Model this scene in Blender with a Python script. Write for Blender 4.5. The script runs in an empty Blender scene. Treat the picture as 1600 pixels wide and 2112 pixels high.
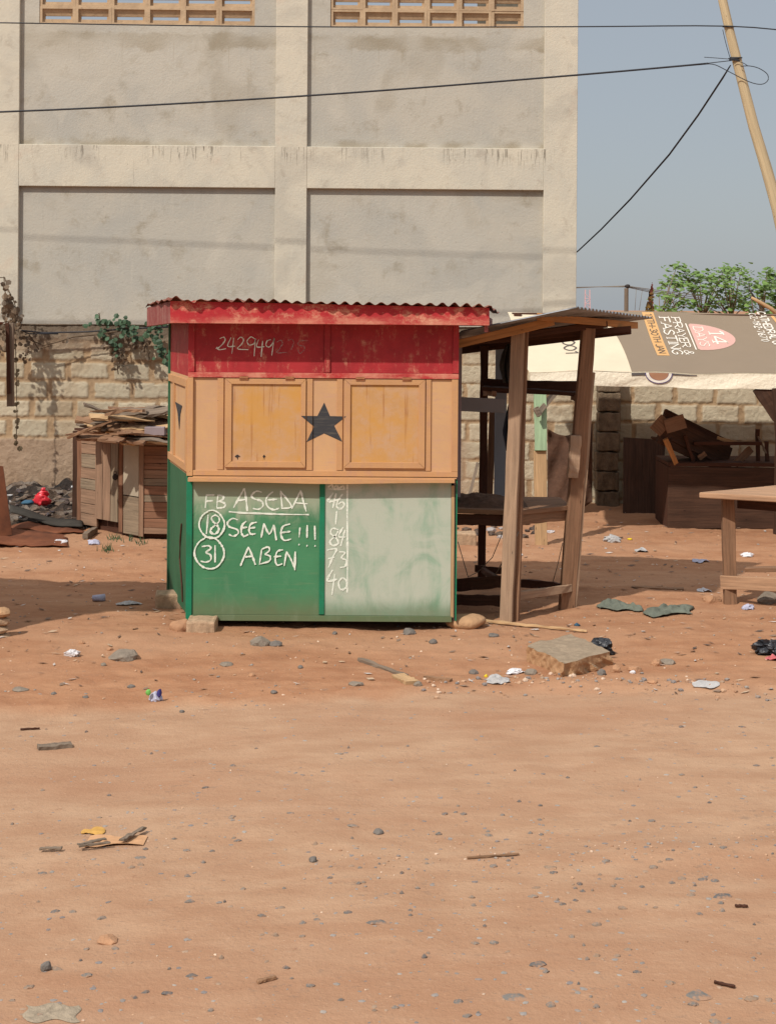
import bpy, bmesh, math, random
import numpy as np
from mathutils import Vector, Matrix
random.seed(7)
SC = bpy.context.scene
R = math.radians
# ------------------------------------------------------------------ camera, sky, sun, exposure
F, CX, HY, CH, ROLL = 3333.0, 800.0, 630.0, 2.06, 0.007
cam_d = bpy.data.cameras.new('camera'); cam = bpy.data.objects.new('camera', cam_d)
SC.collection.objects.link(cam); SC.camera = cam
cam_d.sensor_fit = 'HORIZONTAL'; cam_d.sensor_width = 36.0
cam_d.lens = F/1600*36.0; cam_d.shift_y = -(1056-HY)/1600
cam_d.clip_start = 0.1; cam_d.clip_end = 3000
cam.matrix_world = Matrix.Translation((0, 0, CH)) @ Matrix.Rotation(-ROLL, 4, 'Y') @ Matrix.Rotation(R(90), 4, 'X')
SUN_AZ, SUN_EL = R(38), R(47)
w = bpy.data.worlds.new('World'); SC.world = w; w.use_nodes = True
wn = w.node_tree; sky = wn.nodes.new('ShaderNodeTexSky'); sky.sky_type = 'NISHITA'
sky.sun_disc = False; sky.sun_elevation = SUN_EL; sky.sun_rotation = R(180)+SUN_AZ
sky.air_density = 1.0; sky.dust_density = 1.5; sky.ozone_density = 1.0; sky.altitude = 0
bg = wn.nodes['Background']; bg.inputs[1].default_value = 0.10
hz = wn.nodes.new('ShaderNodeMix'); hz.data_type = 'RGBA'; hz.inputs[0].default_value = .80      # dusty harmattan sky: pale veil over the blue, made brighter overhead to fill the shade
tc = wn.nodes.new('ShaderNodeTexCoord'); sx = wn.nodes.new('ShaderNodeSeparateXYZ'); wn.links.new(tc.outputs['Generated'], sx.inputs[0])
mr = wn.nodes.new('ShaderNodeMapRange'); mr.interpolation_type = 'SMOOTHSTEP'; wn.links.new(sx.outputs[2], mr.inputs[0]); mr.inputs[1].default_value = .2; mr.inputs[2].default_value = .85
hc = wn.nodes.new('ShaderNodeMix'); hc.data_type = 'RGBA'; wn.links.new(mr.outputs[0], hc.inputs[0]); hc.inputs[6].default_value = (3.25, 3.5, 3.8, 1); hc.inputs[7].default_value = (8.2, 8.4, 8.8, 1)
wn.links.new(hc.outputs[2], hz.inputs[7]); wn.links.new(sky.outputs[0], hz.inputs[6]); wn.links.new(hz.outputs[2], bg.inputs[0])
sun_d = bpy.data.lights.new('sun', 'SUN'); sun_d.energy = 3.3; sun_d.angle = R(1.0); sun_d.color = (1.0, .955, .89)
sun = bpy.data.objects.new('sun', sun_d); SC.collection.objects.link(sun)
sdir = Vector((math.sin(SUN_AZ)*math.cos(SUN_EL), math.cos(SUN_AZ)*math.cos(SUN_EL), -math.sin(SUN_EL)))
sun.rotation_euler = sdir.to_track_quat('-Z', 'Y').to_euler(); sun.location = (-6, -6, 12)
SC.view_settings.view_transform = 'Standard'; SC.view_settings.look = 'None'
SC.view_settings.exposure = 0.24; SC.view_settings.gamma = 1.0

# ------------------------------------------------------------------ pixel <-> place helpers
cr_, sr_ = math.cos(ROLL), math.sin(ROLL)
def at(px, py, Y):
    dx, dy = px-CX, py-HY
    X = dx*cr_+dy*sr_; D = -dx*sr_+dy*cr_
    return Vector((X*Y/F, Y, CH-D*Y/F))
# ------------------------------------------------------------------ numpy value noise
def _h(ix, iy, s):
    n = (ix.astype(np.int64)*374761393+iy.astype(np.int64)*668265263+s*1274126177) & 0xffffffff
    n = ((n ^ (n >> 13))*1274126177) & 0xffffffff
    return ((n ^ (n >> 16)) & 0xffff)/65535.0
def vn(x, y, s=0):
    x = np.asarray(x, float); y = np.asarray(y, float)
    ix, iy = np.floor(x), np.floor(y); fx, fy = x-ix, y-iy
    fx = fx*fx*(3-2*fx); fy = fy*fy*(3-2*fy)
    a, b, c, d = _h(ix, iy, s), _h(ix+1, iy, s), _h(ix, iy+1, s), _h(ix+1, iy+1, s)
    return (a*(1-fx)+b*fx)*(1-fy)+(c*(1-fx)+d*fx)*fy-.5
def fbm(x, y, s=0, o=3):
    r = 0; a = 1
    for i in range(o): r = r+a*vn(x*2**i+17.3*i, y*2**i-9.1*i, s+i); a *= .5
    return r
def sst(a, b, x): t = np.clip((x-a)/(b-a), 0, 1); return t*t*(3-2*t)
def road_edge(x): return 8.42+.16*np.sin(x*1.1+.6)+.10*vn(x*1.7, x*0+3, 5)+.035*x
def gh(x, y):
    x = np.asarray(x, float); y = np.asarray(y, float)
    e = road_edge(x)+.1*vn(x*6, y*0, 8)
    z = .05*fbm(x*.5, y*.5, 1, 2)+.012*fbm(x*3, y*3, 2, 3)
    yard = sst(e-.03, e+.09, y)
    z = z+.022*yard+yard*(.010*fbm(x*7, y*7, 3, 3)+.007*fbm(x*26, y*26, 9, 2))
    z = z+(1-yard)*(.0016*fbm(x*9, y*16, 4, 3))
    z = z+.02*np.exp(-((y-(8.62+.12*np.sin(x*2)))/.12)**2)*(.4+vn(x*5, y*5, 6))*sst(-.5, 1.2, x)
    rut = np.exp(-((y-5.95-.08*np.sin(x*.9)-.05*x)/.13)**2); z = z+.022*rut*sst(-.6, 1.4, x)
    z = z+.06*sst(15.2, 16.4, y)
    return z-.008
def ghs(x, y): return float(gh(np.array([x]), np.array([y]))[0])
def G(px, py):
    z = 0
    for i in range(5):
        dx, dy = px-CX, py-HY
        Y = (CH-z)*F/(-dx*sr_+dy*cr_); p = at(px, py, Y); z = ghs(p.x, p.y)
    return Vector((p.x, p.y, z))

# ------------------------------------------------------------------ objects, tags
COL = SC.collection
def tag(o, label=None, cat=None, group=None, kind=None):
    if label: o['label'] = label
    if cat: o['category'] = cat
    if group: o['group'] = group
    if kind: o['kind'] = kind
    return o
def thing(name, loc, label, cat, group=None):
    o = bpy.data.objects.new(name, None); COL.objects.link(o); o.location = loc; o.empty_display_size = .2
    return tag(o, label, cat, group)
class MB:
    def __init__(s): s.v = []; s.f = []; s.uv = []; s.col = []; s.c = None
    def face(s, ids, uv=None):
        s.f.append(ids); s.uv.append(uv or [(0, 0)]*len(ids)); s.col.append(s.c or (1, 1, 1))
    def hexa(s, p, L=1.0):           # 8 corners: bottom 4 (ccw), top 4; long axis p0->p1
        b = len(s.v); s.v += [tuple(q) for q in p]
        o = random.random()*50; q = random.random()*50
        l = (Vector(p[1])-Vector(p[0])).length; wd = (Vector(p[3])-Vector(p[0])).length; h = (Vector(p[4])-Vector(p[0])).length
        for ids, (a, c) in (((0, 3, 2, 1), (wd, l)), ((4, 5, 6, 7), (l, wd)), ((0, 1, 5, 4), (l, h)), ((1, 2, 6, 5), (wd, h)), ((2, 3, 7, 6), (l, h)), ((3, 0, 4, 7), (wd, h))):
            if ids == (0, 3, 2, 1): uv = [(o, q), (o, q+a), (o+c, q+a), (o+c, q)]
            elif ids[0] in (1, 3): uv = [(q, o), (q+.0, o+a), (q+.02, o+a), (q+.02, o)]
            else: uv = [(o, q), (o+a, q), (o+a, q+c), (o, q+c)]
            q += .37
            s.face([b+i for i in ids], uv)
    def box(s, x0, y0, z0, x1, y1, z1, axis='x'):
        if axis == 'x': p = [(x0, y0, z0), (x1, y0, z0), (x1, y1, z0), (x0, y1, z0), (x0, y0, z1), (x1, y0, z1), (x1, y1, z1), (x0, y1, z1)]
        else: p = [(x0, y0, z0), (x0, y0, z1), (x0, y1, z1), (x0, y1, z0), (x1, y0, z0), (x1, y0, z1), (x1, y1, z1), (x1, y1, z0)]
        if axis != 'x': p = [p[0], p[1], p[5], p[4], p[3], p[2], p[6], p[7]]
        s.hexa(p)
    def beam(s, p0, p1, wd, th, up=(0, 0, 1), n=5, j=.002, taper=1.0, bow=0.0):
        p0, p1, up = Vector(p0), Vector(p1), Vector(up)
        d = (p1-p0); L = d.length; d.normalize(); sx = d.cross(up)
        if sx.length < 1e-4: sx = d.cross(Vector((0, 1, 0)))
        sx.normalize(); uz = sx.cross(d).normalized()
        b = len(s.v); o = random.random()*50; q = random.random()*50
        for i in range(n+1):
            t = i/n; c = p0+d*L*t+uz*bow*math.sin(t*math.pi); k = 1+(taper-1)*t
            for (a, e) in ((-1, -1), (1, -1), (1, 1), (-1, 1)):
                s.v.append(tuple(c+sx*(a*wd*k/2+random.uniform(-j, j))+uz*(e*th*k/2+random.uniform(-j, j))))
        W = [0, wd, wd+th, 2*wd+th, 2*wd+2*th]
        for i in range(n):
            for k in range(4):
                a, c = b+i*4+k, b+i*4+(k+1) % 4
                u0, u1 = o+L*i/n, o+L*(i+1)/n
                s.face([a, a+4, c+4, c], [(u0, q+W[k]), (u1, q+W[k]), (u1, q+W[k+1]), (u0, q+W[k+1])])
        s.face([b, b+1, b+2, b+3], [(q, o), (q+.02, o), (q+.02, o+wd), (q, o+wd)])
        e = b+n*4; s.face([e+3, e+2, e+1, e], [(q, o), (q+.02, o), (q+.02, o+wd), (q, o+wd)])
    def tube(s, pts, r, k=6, cap=True):
        pts = [Vector(p) for p in pts]; b = len(s.v); n = len(pts); L = 0
        for i, p in enumerate(pts):
            d = (pts[min(i+1, n-1)]-pts[max(i-1, 0)]).normalized()
            a = d.cross(Vector((0, 0, 1)));
            if a.length < 1e-3: a = d.cross(Vector((1, 0, 0)))
            a.normalize(); c = a.cross(d); rr = r[i] if isinstance(r, (list, tuple)) else r
            for m in range(k):
                t = 2*math.pi*m/k; s.v.append(tuple(p+(a*math.cos(t)+c*math.sin(t))*rr))
        for i in range(n-1):
            L2 = L+(pts[i+1]-pts[i]).length
            for m in range(k):
                a, c = b+i*k+m, b+i*k+(m+1) % k
                s.face([a, c, c+k, a+k], [(L, m*.03), (L, m*.03+.03), (L2, m*.03+.03), (L2, m*.03)])
            L = L2
        if cap: s.face([b+m for m in range(k)][::-1]); s.face([b+(n-1)*k+m for m in range(k)])
    def grid(s, fn, nu, nv, flip=False, wrap=False):
        b = len(s.v)
        for j in range(nv+1):
            for i in range(nu+1): s.v.append(tuple(fn(i/nu, j/nv)))
        for j in range(nv):
            for i in range(nu):
                a = b+j*(nu+1)+i; q = [a, a+1, a+nu+2, a+nu+1]
                u = [(i/nu, j/nv), ((i+1)/nu, j/nv), ((i+1)/nu, (j+1)/nv), (i/nu, (j+1)/nv)]
                if flip: q.reverse(); u.reverse()
                s.face(q, u)
    def prism(s, pts, d):            # planar polygon (3D pts) extruded by vector d
        b = len(s.v); n = len(pts); d = Vector(d)
        s.v += [tuple(p) for p in pts]+[tuple(Vector(p)+d) for p in pts]
        uv = [(Vector(p).x*1., Vector(p).z*1.+Vector(p).y) for p in pts]
        s.face(list(range(b, b+n)), uv); s.face([b+n+i for i in range(n)][::-1], uv[::-1])
        for i in range(n):
            k = (i+1) % n; s.face([b+i, b+n+i, b+n+k, b+k])
    def stone(s, c, size, sub=2, amp=.22, rz=0, seed=None, flat=0, fq=1.7):
        bm = bmesh.new(); bmesh.ops.create_icosphere(bm, subdivisions=sub, radius=1)
        sd = random.random()*90 if seed is None else seed; b = len(s.v)
        planes = [(Vector((random.uniform(-1, 1), random.uniform(-1, 1), random.uniform(-.3, 1))).normalized(), random.uniform(.62, .9)) for _ in range(6)]
        M = Matrix.Rotation(rz, 3, 'Z')
        for v in bm.verts:
            p = v.co.copy()
            k = 1+amp*float(fbm(p.x*fq+sd, p.y*fq+p.z*fq*1.35, 3, 3)); p *= k
            for n_, dd in planes:
                q = p.dot(n_)-dd
                if q > 0: p -= n_*q*.9
            p = M @ Vector((p.x*size[0]/2, p.y*size[1]/2, p.z*size[2]/2))
            s.v.append(tuple(p+Vector(c)))
        for f in bm.faces: s.face([b+v.index for v in f.verts])
        bm.free()
    def build(s, name, mat, parent=None, loc=None, smooth=False, bevel=0, solid=0, wn=False):
        me = bpy.data.meshes.new(name)
        if parent is not None: o0 = parent.get('_o'); o0 = Vector(o0) if o0 else Vector(parent.location)
        elif loc is not None: o0 = Vector(loc)
        else:
            V = np.array(s.v); o0 = Vector(((V[:, 0].min()+V[:, 0].max())/2, (V[:, 1].min()+V[:, 1].max())/2, V[:, 2].min()))
        me.from_pydata([(x-o0.x, y-o0.y, z-o0.z) for x, y, z in s.v], [], s.f)
        ul = me.uv_layers.new(name='UVMap'); flat = [c for f in s.uv for u in f for c in u]; ul.data.foreach_set('uv', flat)
        if any(c != (1, 1, 1) for c in s.col):
            ca = me.color_attributes.new('tint', 'FLOAT_COLOR', 'CORNER')
            ca.data.foreach_set('color', [q for f, c in zip(s.f, s.col) for _ in f for q in (*c, 1)])
        me.materials.append(mat); me.validate()
        if smooth: me.polygons.foreach_set('use_smooth', [True]*len(me.polygons))
        o = bpy.data.objects.new(name, me); COL.objects.link(o)
        if parent is not None:
            o.parent = parent
            if parent.type == 'MESH': pass
        else: o.location = o0
        if parent is None: o['_tmp'] = 1; del o['_tmp']
        if solid: m = o.modifiers.new('solid', 'SOLIDIFY'); m.thickness = solid; m.offset = 0
        if bevel: m = o.modifiers.new('bevel', 'BEVEL'); m.width = bevel; m.segments = 2; m.limit_method = 'ANGLE'
        return o
def sub(parent_obj, mb, name, mat, origin, **k):   # a part of a part: its parent sits at its thing's origin
    o = mb.build(name, mat, None, loc=origin, **k); o.parent = parent_obj; o.location = (0, 0, 0); return o

# ------------------------------------------------------------------ materials
def lin(c): c = c/255; return c/12.92 if c <= .04045 else ((c+.055)/1.055)**2.4
def A(r, g, b, k=.8): return (lin(r)*k, lin(g)*k, lin(b)*k, 1)
class N:
    def __init__(s, name):
        s.m = bpy.data.materials.new(name); s.m.use_nodes = True; s.t = s.m.node_tree
        s.b = s.t.nodes['Principled BSDF']; s.b.inputs['Specular IOR Level'].default_value = .25
    def n(s, t, **k):
        x = s.t.nodes.new(t)
        for a, v in k.items(): setattr(x, a, v)
        return x
    def put(s, sock, v):
        if hasattr(v, 'is_linked') or isinstance(v, bpy.types.NodeSocket): s.t.links.new(v, sock)
        else: sock.default_value = v
    def co(s, kind='Object'): return s.n('ShaderNodeTexCoord').outputs[kind]
    def attr(s, name, out='Color'): return s.n('ShaderNodeAttribute', attribute_name=name).outputs[out]
    def rnd(s): return s.n('ShaderNodeObjectInfo').outputs['Random']
    def map(s, vec, scale=(1, 1, 1), loc=(0, 0, 0), rot=(0, 0, 0)):
        x = s.n('ShaderNodeMapping'); s.put(x.inputs[0], vec); s.put(x.inputs['Scale'], scale); s.put(x.inputs['Location'], loc); s.put(x.inputs['Rotation'], rot); return x.outputs[0]
    def noise(s, vec, scale=5, detail=4, rough=.6, dist=0):
        x = s.n('ShaderNodeTexNoise'); s.put(x.inputs['Vector'], vec); x.inputs['Scale'].default_value = scale; x.inputs['Detail'].default_value = detail
        x.inputs['Roughness'].default_value = rough; x.inputs['Distortion'].default_value = dist; return x.outputs['Fac']
    def vor(s, vec, scale=5, feature='F1', out='Distance'):
        x = s.n('ShaderNodeTexVoronoi', feature=feature); s.put(x.inputs['Vector'], vec); x.inputs['Scale'].default_value = scale; return x.outputs[out]
    def ramp(s, f, st):
        x = s.n('ShaderNodeValToRGB'); s.put(x.inputs[0], f); e = x.color_ramp.elements
        while len(e) < len(st): e.new(.5)
        for q, (p, c) in zip(e, st): q.position = p; q.color = c if isinstance(c, tuple) else (c, c, c, 1)
        return x.outputs[0]
    def mix(s, f, a, b, bt='MIX'):
        x = s.n('ShaderNodeMix', data_type='RGBA', blend_type=bt); s.put(x.inputs[0], f); s.put(x.inputs[6], a); s.put(x.inputs[7], b); return x.outputs[2]
    def mth(s, op, a, b=0, clamp=False):
        x = s.n('ShaderNodeMath', operation=op, use_clamp=clamp); s.put(x.inputs[0], a); s.put(x.inputs[1], b); return x.outputs[0]
    def sep(s, v): x = s.n('ShaderNodeSeparateXYZ'); s.put(x.inputs[0], v); return x.outputs
    def rng(s, v, a, b, c=0, d=1, smooth=True):
        x = s.n('ShaderNodeMapRange'); x.interpolation_type = 'SMOOTHSTEP' if smooth else 'LINEAR'
        s.put(x.inputs[0], v)
        for i, q in enumerate((a, b, c, d)): x.inputs[i+1].default_value = q
        return x.outputs[0]
    def done(s, col, rough=.9, bump=None, bd=.01, bs=1.0, metal=0, spec=None, alpha=None):
        s.put(s.b.inputs['Base Color'], col); s.put(s.b.inputs['Roughness'], rough); s.put(s.b.inputs['Metallic'], metal)
        if spec is not None: s.b.inputs['Specular IOR Level'].default_value = spec
        if alpha is not None: s.put(s.b.inputs['Alpha'], alpha)
        if bump is not None:
            x = s.n('ShaderNodeBump'); s.put(x.inputs['Height'], bump); x.inputs['Distance'].default_value = bd; x.inputs['Strength'].default_value = bs
            s.t.links.new(x.outputs[0], s.b.inputs['Normal'])
        return s.m
def plain(name, c, rough=.8, amt=.25, scale=8, bd=.004, spec=None):
    n = N(name); v = n.co(); f = n.noise(v, scale, 5, .65)
    d = tuple(x*(1-amt) for x in c[:3])+(1,); l = tuple(min(1, x*(1+amt)) for x in c[:3])+(1,)
    return n.done(n.ramp(f, [(.3, d), (.7, l)]), rough, n.noise(v, scale*5, 4), bd, .6, spec=spec)
def wood(name, c, dark=.45, light=1.35, rough=.85, scale=1.0, tone=.35):
    n = N(name); uv = n.co('UV'); sv = n.map(uv, (2.2*scale, 55*scale, 1))
    g = n.noise(sv, 1.0, 6, .7, .6); g2 = n.noise(n.map(uv, (1.2, 6, 1)), 2.0, 4, .6)
    D = tuple(x*dark for x in c[:3])+(1,); Lc = tuple(min(1, x*light) for x in c[:3])+(1,)
    col = n.ramp(g, [(.25, D), (.5, c), (.78, Lc)])
    col = n.mix(n.rng(g2, .35, .7, 0, tone), col, tuple(x*.45 for x in c[:3])+(1,))
    sp = n.vor(n.map(uv, (3, 9, 1)), 1.7); col = n.mix(n.rng(sp, .03, .09, .7, 0), col, tuple(x*.18 for x in c[:3])+(1,))
    h = n.mth('ADD', g, n.mth('MULTIPLY', g2, .3))
    return n.done(col, rough, h, .004, .8)
KV = .80
def paint(name, c, worn, amt=.45, scale=3, grain=True, c2=None, rough=.62, streak=(9, 9, 3.0)):
    n = N(name); v = n.co()
    a = n.noise(v, scale, 6, .7, .4); b = n.noise(n.map(v, streak), 2.2, 6, .75)
    col = n.mix(n.rng(a, .35, .7, 0, 1), c, c2 or tuple(x*.78 for x in c[:3])+(1,))
    wm = n.rng(n.mth('ADD', n.mth('MULTIPLY', b, .6), n.mth('MULTIPLY', n.noise(v, 14, 6, .8), .5)), 1-amt*.95, 1.12-amt*.8)
    col = n.mix(wm, col, worn)
    return n, col, v, n.noise(n.map(v, (4, 4, 60) if grain else (30, 30, 30)), 3, 5, .6)

MAT = {}
# ground
n = N('red_dirt'); v = n.co(); xyz = n.sep(v)
big = n.noise(n.map(v, (.35, .8, 1)), 1.2, 4, .55); mid = n.noise(n.map(v, (1.2, 2.6, 1)), 2.2, 5, .65); fine = n.noise(v, 38, 5, .7)
yard = n.attr('yard', 'Fac')
roadc = n.mix(n.rng(mid, .3, .72), A(192, 150, 118, .68), A(208, 169, 136, .68))
roadc = n.mix(n.rng(big, .45, .75, 0, .55), roadc, A(184, 135, 103, .68))
roadc = n.mix(n.rng(n.mth('ADD', xyz[1], n.mth('MULTIPLY', mid, 1.5)), 5.2, 7.4, .45, 0), roadc, A(184, 134, 102, .68))
roadc = n.mix(n.rng(n.noise(n.map(v, (.5, 3.0, 1)), 1.6, 4, .6), .56, .76, 0, .18), roadc, A(214, 178, 150, .68))
yardc = n.mix(n.rng(mid, .3, .7), A(180, 128, 94, .68), A(200, 149, 112, .68))
yardc = n.mix(n.rng(big, .4, .7, 0, .6), yardc, A(204, 160, 126, .72))
col = n.mix(yard, roadc, yardc)
col = n.mix(n.mth('MULTIPLY', n.rng(n.noise(n.map(v, (1, 1.6, 1)), 17, 5, .75), .58, .64), n.rng(n.noise(v, 1.9, 3, .6), .42, .62, 0, .42)), col, A(142, 124, 108, .68))
col = n.mix(n.rng(fine, .56, .78, 0, .38), col, A(226, 186, 155, .7))
col = n.mix(n.rng(n.noise(v, 23, 6, .75), .60, .72, 0, .45), col, A(140, 96, 72, .7))
spk = n.vor(n.map(v, (1, 1.2, 1)), 46); pk = n.noise(v, 4, 3, .6)
col = n.mix(n.mth('MULTIPLY', n.rng(spk, .10, .17, 1, 0), n.rng(pk, .5, .62, 0, .5)), col, A(120, 116, 110, .7))
spk2 = n.vor(n.map(v, (1, 1, 1), (3.3, 1.2, 0)), 60)
col = n.mix(n.mth('MULTIPLY', n.rng(spk2, .07, .13, 1, 0), n.rng(n.noise(v, 2.6, 3, .6), .5, .64, 0, .5)), col, A(232, 206, 180, .72))
hb = n.mth('ADD', n.mth('MULTIPLY', fine, .8), n.mth('ADD', n.mth('MULTIPLY', n.noise(v, 11, 6, .7), .4), n.mth('MULTIPLY', n.noise(v, 120, 3, .6), .3)))
MAT['dirt'] = n.done(col, .97, n.mth('ADD', hb, n.mth('MULTIPLY', n.vor(v, 55), -.12)), .011, .65, spec=.1)

# concrete of the building
def concrete(name, c, c2, st, sc=1.0, drip=0, rough=.92, sstr=.6, marks=None):
    n = N(name); v = n.co(); a = n.noise(v, 1.1*sc, 5, .6, .5); b = n.noise(v, 3.4*sc, 6, .7, .3)
    col = n.mix(n.rng(a, .33, .68), c, c2)
    col = n.mix(n.rng(b, .52, .74, 0, sstr), col, st)
    col = n.mix(n.rng(n.noise(n.map(v, (6, 6, .55)), 2.4, 5, .7), .55, .74, 0, .35), col, tuple(x*1.12 for x in c[:3])+(1,))
    col = n.mix(n.rng(n.noise(n.map(v, (16, 16, .8)), 1.5, 5, .75), .62, .76, 0, .28+drip), col, tuple(x*.55 for x in st[:3])+(1,))
    if marks == 'panel':
        z = n.sep(v)[2]; wv = n.mth('ADD', z, n.mth('MULTIPLY', n.mth('SUBTRACT', b, .5), .28))
        band = n.mth('MULTIPLY', n.rng(wv, 5.20, 5.26), n.rng(wv, 5.38, 5.44, 1, 0)); col = n.mix(n.mth('MULTIPLY', band, n.rng(n.noise(n.map(v, (.9, 1, 1)), 1.3, 2), .38, .6, .1, .75)), col, st)
        low = n.rng(wv, 4.04, 4.13, 1, 0); col = n.mix(n.mth('MULTIPLY', n.mth('MULTIPLY', low, n.rng(z, 3.9, 3.95)), n.rng(n.noise(v, 1.9, 2), .42, .58, 0, .7)), col, st)
        dr = n.mth('MULTIPLY', n.rng(n.noise(n.map(v, (22, 1, .5)), 1.2, 3, .6), .60, .72), n.mth('MULTIPLY', n.rng(z, 4.8, 5.2), n.rng(z, 5.25, 5.35, 1, 0))); col = n.mix(n.mth('MULTIPLY', dr, .4), col, st)
        bt = n.noise(v, .75, 3, .5, .8); col = n.mix(n.rng(bt, .58, .66, 0, .30), col, st)
        bt2 = n.noise(n.map(v, (1, 1, 1), (7, 3, 5)), .6, 3, .5, 1.0); col = n.mix(n.rng(bt2, .57, .61, 0, .30), col, tuple(x*1.16 for x in c[:3])+(1,))
    if marks == 'frame':
        z = n.sep(v)[2]; x_ = n.sep(v)[0]
        dm = n.mth('MULTIPLY', n.rng(z, 3.74, 3.98), n.rng(z, 4.01, 4.02, 1, 0)); k_ = n.noise(n.map(v, (30, 1, 2.2)), 1.1, 4, .6, .9)
        dr = n.mth('MULTIPLY', n.mth('MULTIPLY', n.rng(k_, .54, .60), dm), n.rng(n.noise(n.map(v, (1, 1, 0)), 1.0, 2), .45, .55)); col = n.mix(n.mth('MULTIPLY', dr, .75), col, A(110, 98, 84, .7))
        gp = n.noise(v, 1.15, 3, .55, .5); col = n.mix(n.rng(gp, .52, .62, 0, .32), col, A(184, 176, 162, .78))
        pk_ = n.noise(v, 1.6, 3, .55, .5); col = n.mix(n.rng(pk_, .6, .72, 0, .3), col, A(218, 184, 158, .8))
    pit = n.vor(v, 9); col = n.mix(n.mth('MULTIPLY', n.rng(pit, .03, .07, .75, 0), n.rng(n.noise(v, 2, 2), .5, .6)), col, tuple(x*.4 for x in c[:3])+(1,))
    return n.done(col, rough, n.mth('ADD', n.noise(v, 30, 6, .7), n.mth('MULTIPLY', b, .8)), .008, .6)
MAT['panel_conc'] = concrete('render_panel', A(198, 190, 174, .84), A(186, 181, 169, .84), A(160, 147, 124, .80), 1.0, sstr=.6, marks='panel')
MAT['frame_conc'] = concrete('frame_concrete', A(221, 210, 188, .84), A(209, 201, 183, .84), A(178, 164, 145, .76), 1.3, drip=.12, sstr=.55, marks='frame')
MAT['screen'] = concrete('screen_block', A(204, 176, 142, .84), A(190, 162, 130, .8), A(160, 134, 106, .8), 4)
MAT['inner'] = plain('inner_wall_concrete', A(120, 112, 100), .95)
# boundary wall
n = N('block_wall'); v = n.co(); t = n.attr('blk'); ts = n.n('ShaderNodeSeparateColor'); n.put(ts.inputs[0], t)
blk, tone, up = ts.outputs[0], ts.outputs[1], ts.outputs[2]
nz = n.noise(v, 3, 6, .7, .5); nf = n.noise(v, 26, 6, .8)
mort = n.mix(n.rng(nz, .35, .7), A(196, 166, 130, .82), A(174, 146, 114, .82))
bl = n.mix(tone, A(214, 200, 172, .86), A(194, 182, 156, .86))
bl = n.mix(n.rng(nf, .45, .7, 0, .6), bl, A(214, 196, 168, .78))
bl = n.mix(n.rng(n.noise(v, 1.7, 4, .6), .5, .7, 0, .5), bl, A(176, 146, 112, .8))
col = n.mix(blk, mort, bl)
pl = n.mix(n.rng(nz, .3, .7), A(192, 166, 140, .80), A(172, 146, 120, .80))
pl = n.mix(n.rng(n.noise(v, 1.4, 5, .7, .6), .52, .72, 0, .55), pl, A(136, 110, 88, .74))
col = n.mix(ts.outputs[2], col, pl)
zc = n.sep(v)[2]; topm = n.rng(n.mth('ADD', zc, n.mth('MULTIPLY', n.noise(v, 3.5, 5, .7), .5)), 1.78, 2.06, 0, .8)
col = n.mix(topm, col, A(112, 98, 84, .74))
col = n.mix(n.rng(n.noise(v, 60, 3, .7), .66, .76, 0, .7), col, A(96, 78, 62, .7))
MAT['blockwall'] = n.done(col, .97, n.mth('ADD', nf, n.noise(v, 70, 5, .8)), .012, .9, spec=.1)
MAT['rough_block'] = plain('rough_block', A(138, 120, 98, .7), .95, .4, 14, .02)

# kiosk paints
n, col, v, g = paint('red_paint', A(168, 46, 50, 1.0), A(206, 138, 112, .85), .46, 4, c2=A(146, 38, 42, 1.0))
MAT['red'] = n.done(col, .6, g, .002, .5)
n, col, v, g = paint('red_paint_fascia', A(190, 50, 54, .88), A(228, 166, 134, .82), .50, 5, c2=A(172, 42, 48, .88), streak=(3, 3, 6))
fz = n.sep(v)[2]; fm = n.mth('MULTIPLY', n.rng(n.mth('ADD', fz, n.mth('MULTIPLY', n.noise(v, 7, 5, .7), .08)), 1.98, 2.045, 1, 0), n.rng(n.noise(n.map(v, (2, 2, 5)), 2, 5, .7), .38, .66, .05, .85)); col = n.mix(fm, col, A(222, 150, 124, .82))
MAT['fascia'] = n.done(col, .6, g, .002, .5)
n, col, v, g = paint('red_paint_faded', A(150, 70, 66, .8), A(176, 122, 110, .75), .55, 5, c2=A(140, 60, 58, .8), streak=(18, 18, 1.2))
MAT['fascia_side'] = n.done(col, .75, g, .002, .5)
n, col, v, g = paint('ochre_trim', A(212, 162, 112, .80), A(200, 152, 118, .80), .5, 3, c2=A(202, 152, 106, .80))
col = n.mix(n.rng(n.noise(n.map(v, (3, 3, 40)), 2, 5, .7), .58, .75, 0, .4), col, A(222, 170, 96, .8))
nl = n.vor(n.map(v, (1, 0, 1)), 11); col = n.mix(n.rng(nl, .018, .034, .75, 0), col, A(92, 66, 48, .7))
MAT['ochre'] = n.done(col, .7, g, .002, .6)
n, col, v, g = paint('ochre_panel', A(220, 174, 124, .80), A(210, 164, 132, .80), .5, 2.5, c2=A(208, 164, 124, .80), streak=(2, 2, 24))
MAT['ochre_panel'] = n.done(col, .7, g, .001, .4)
n, col, v, g = paint('shutter_panel', A(210, 160, 104, .82), A(206, 164, 126, .82), .55, 3.2, c2=A(198, 152, 102, .82), streak=(3, 3, 5))
x = n.noise(n.map(v, (26, 26, 1.0)), 1.3, 4, .7); col = n.mix(n.rng(x, .57, .66, 0, .6), col, A(172, 112, 62, .78))
col = n.mix(n.rng(n.noise(v, 4, 4, .6), .42, .64, 0, .75), col, A(212, 156, 76, .82))
MAT['shutter'] = n.done(col, .7, x, .001, .4)
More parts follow.
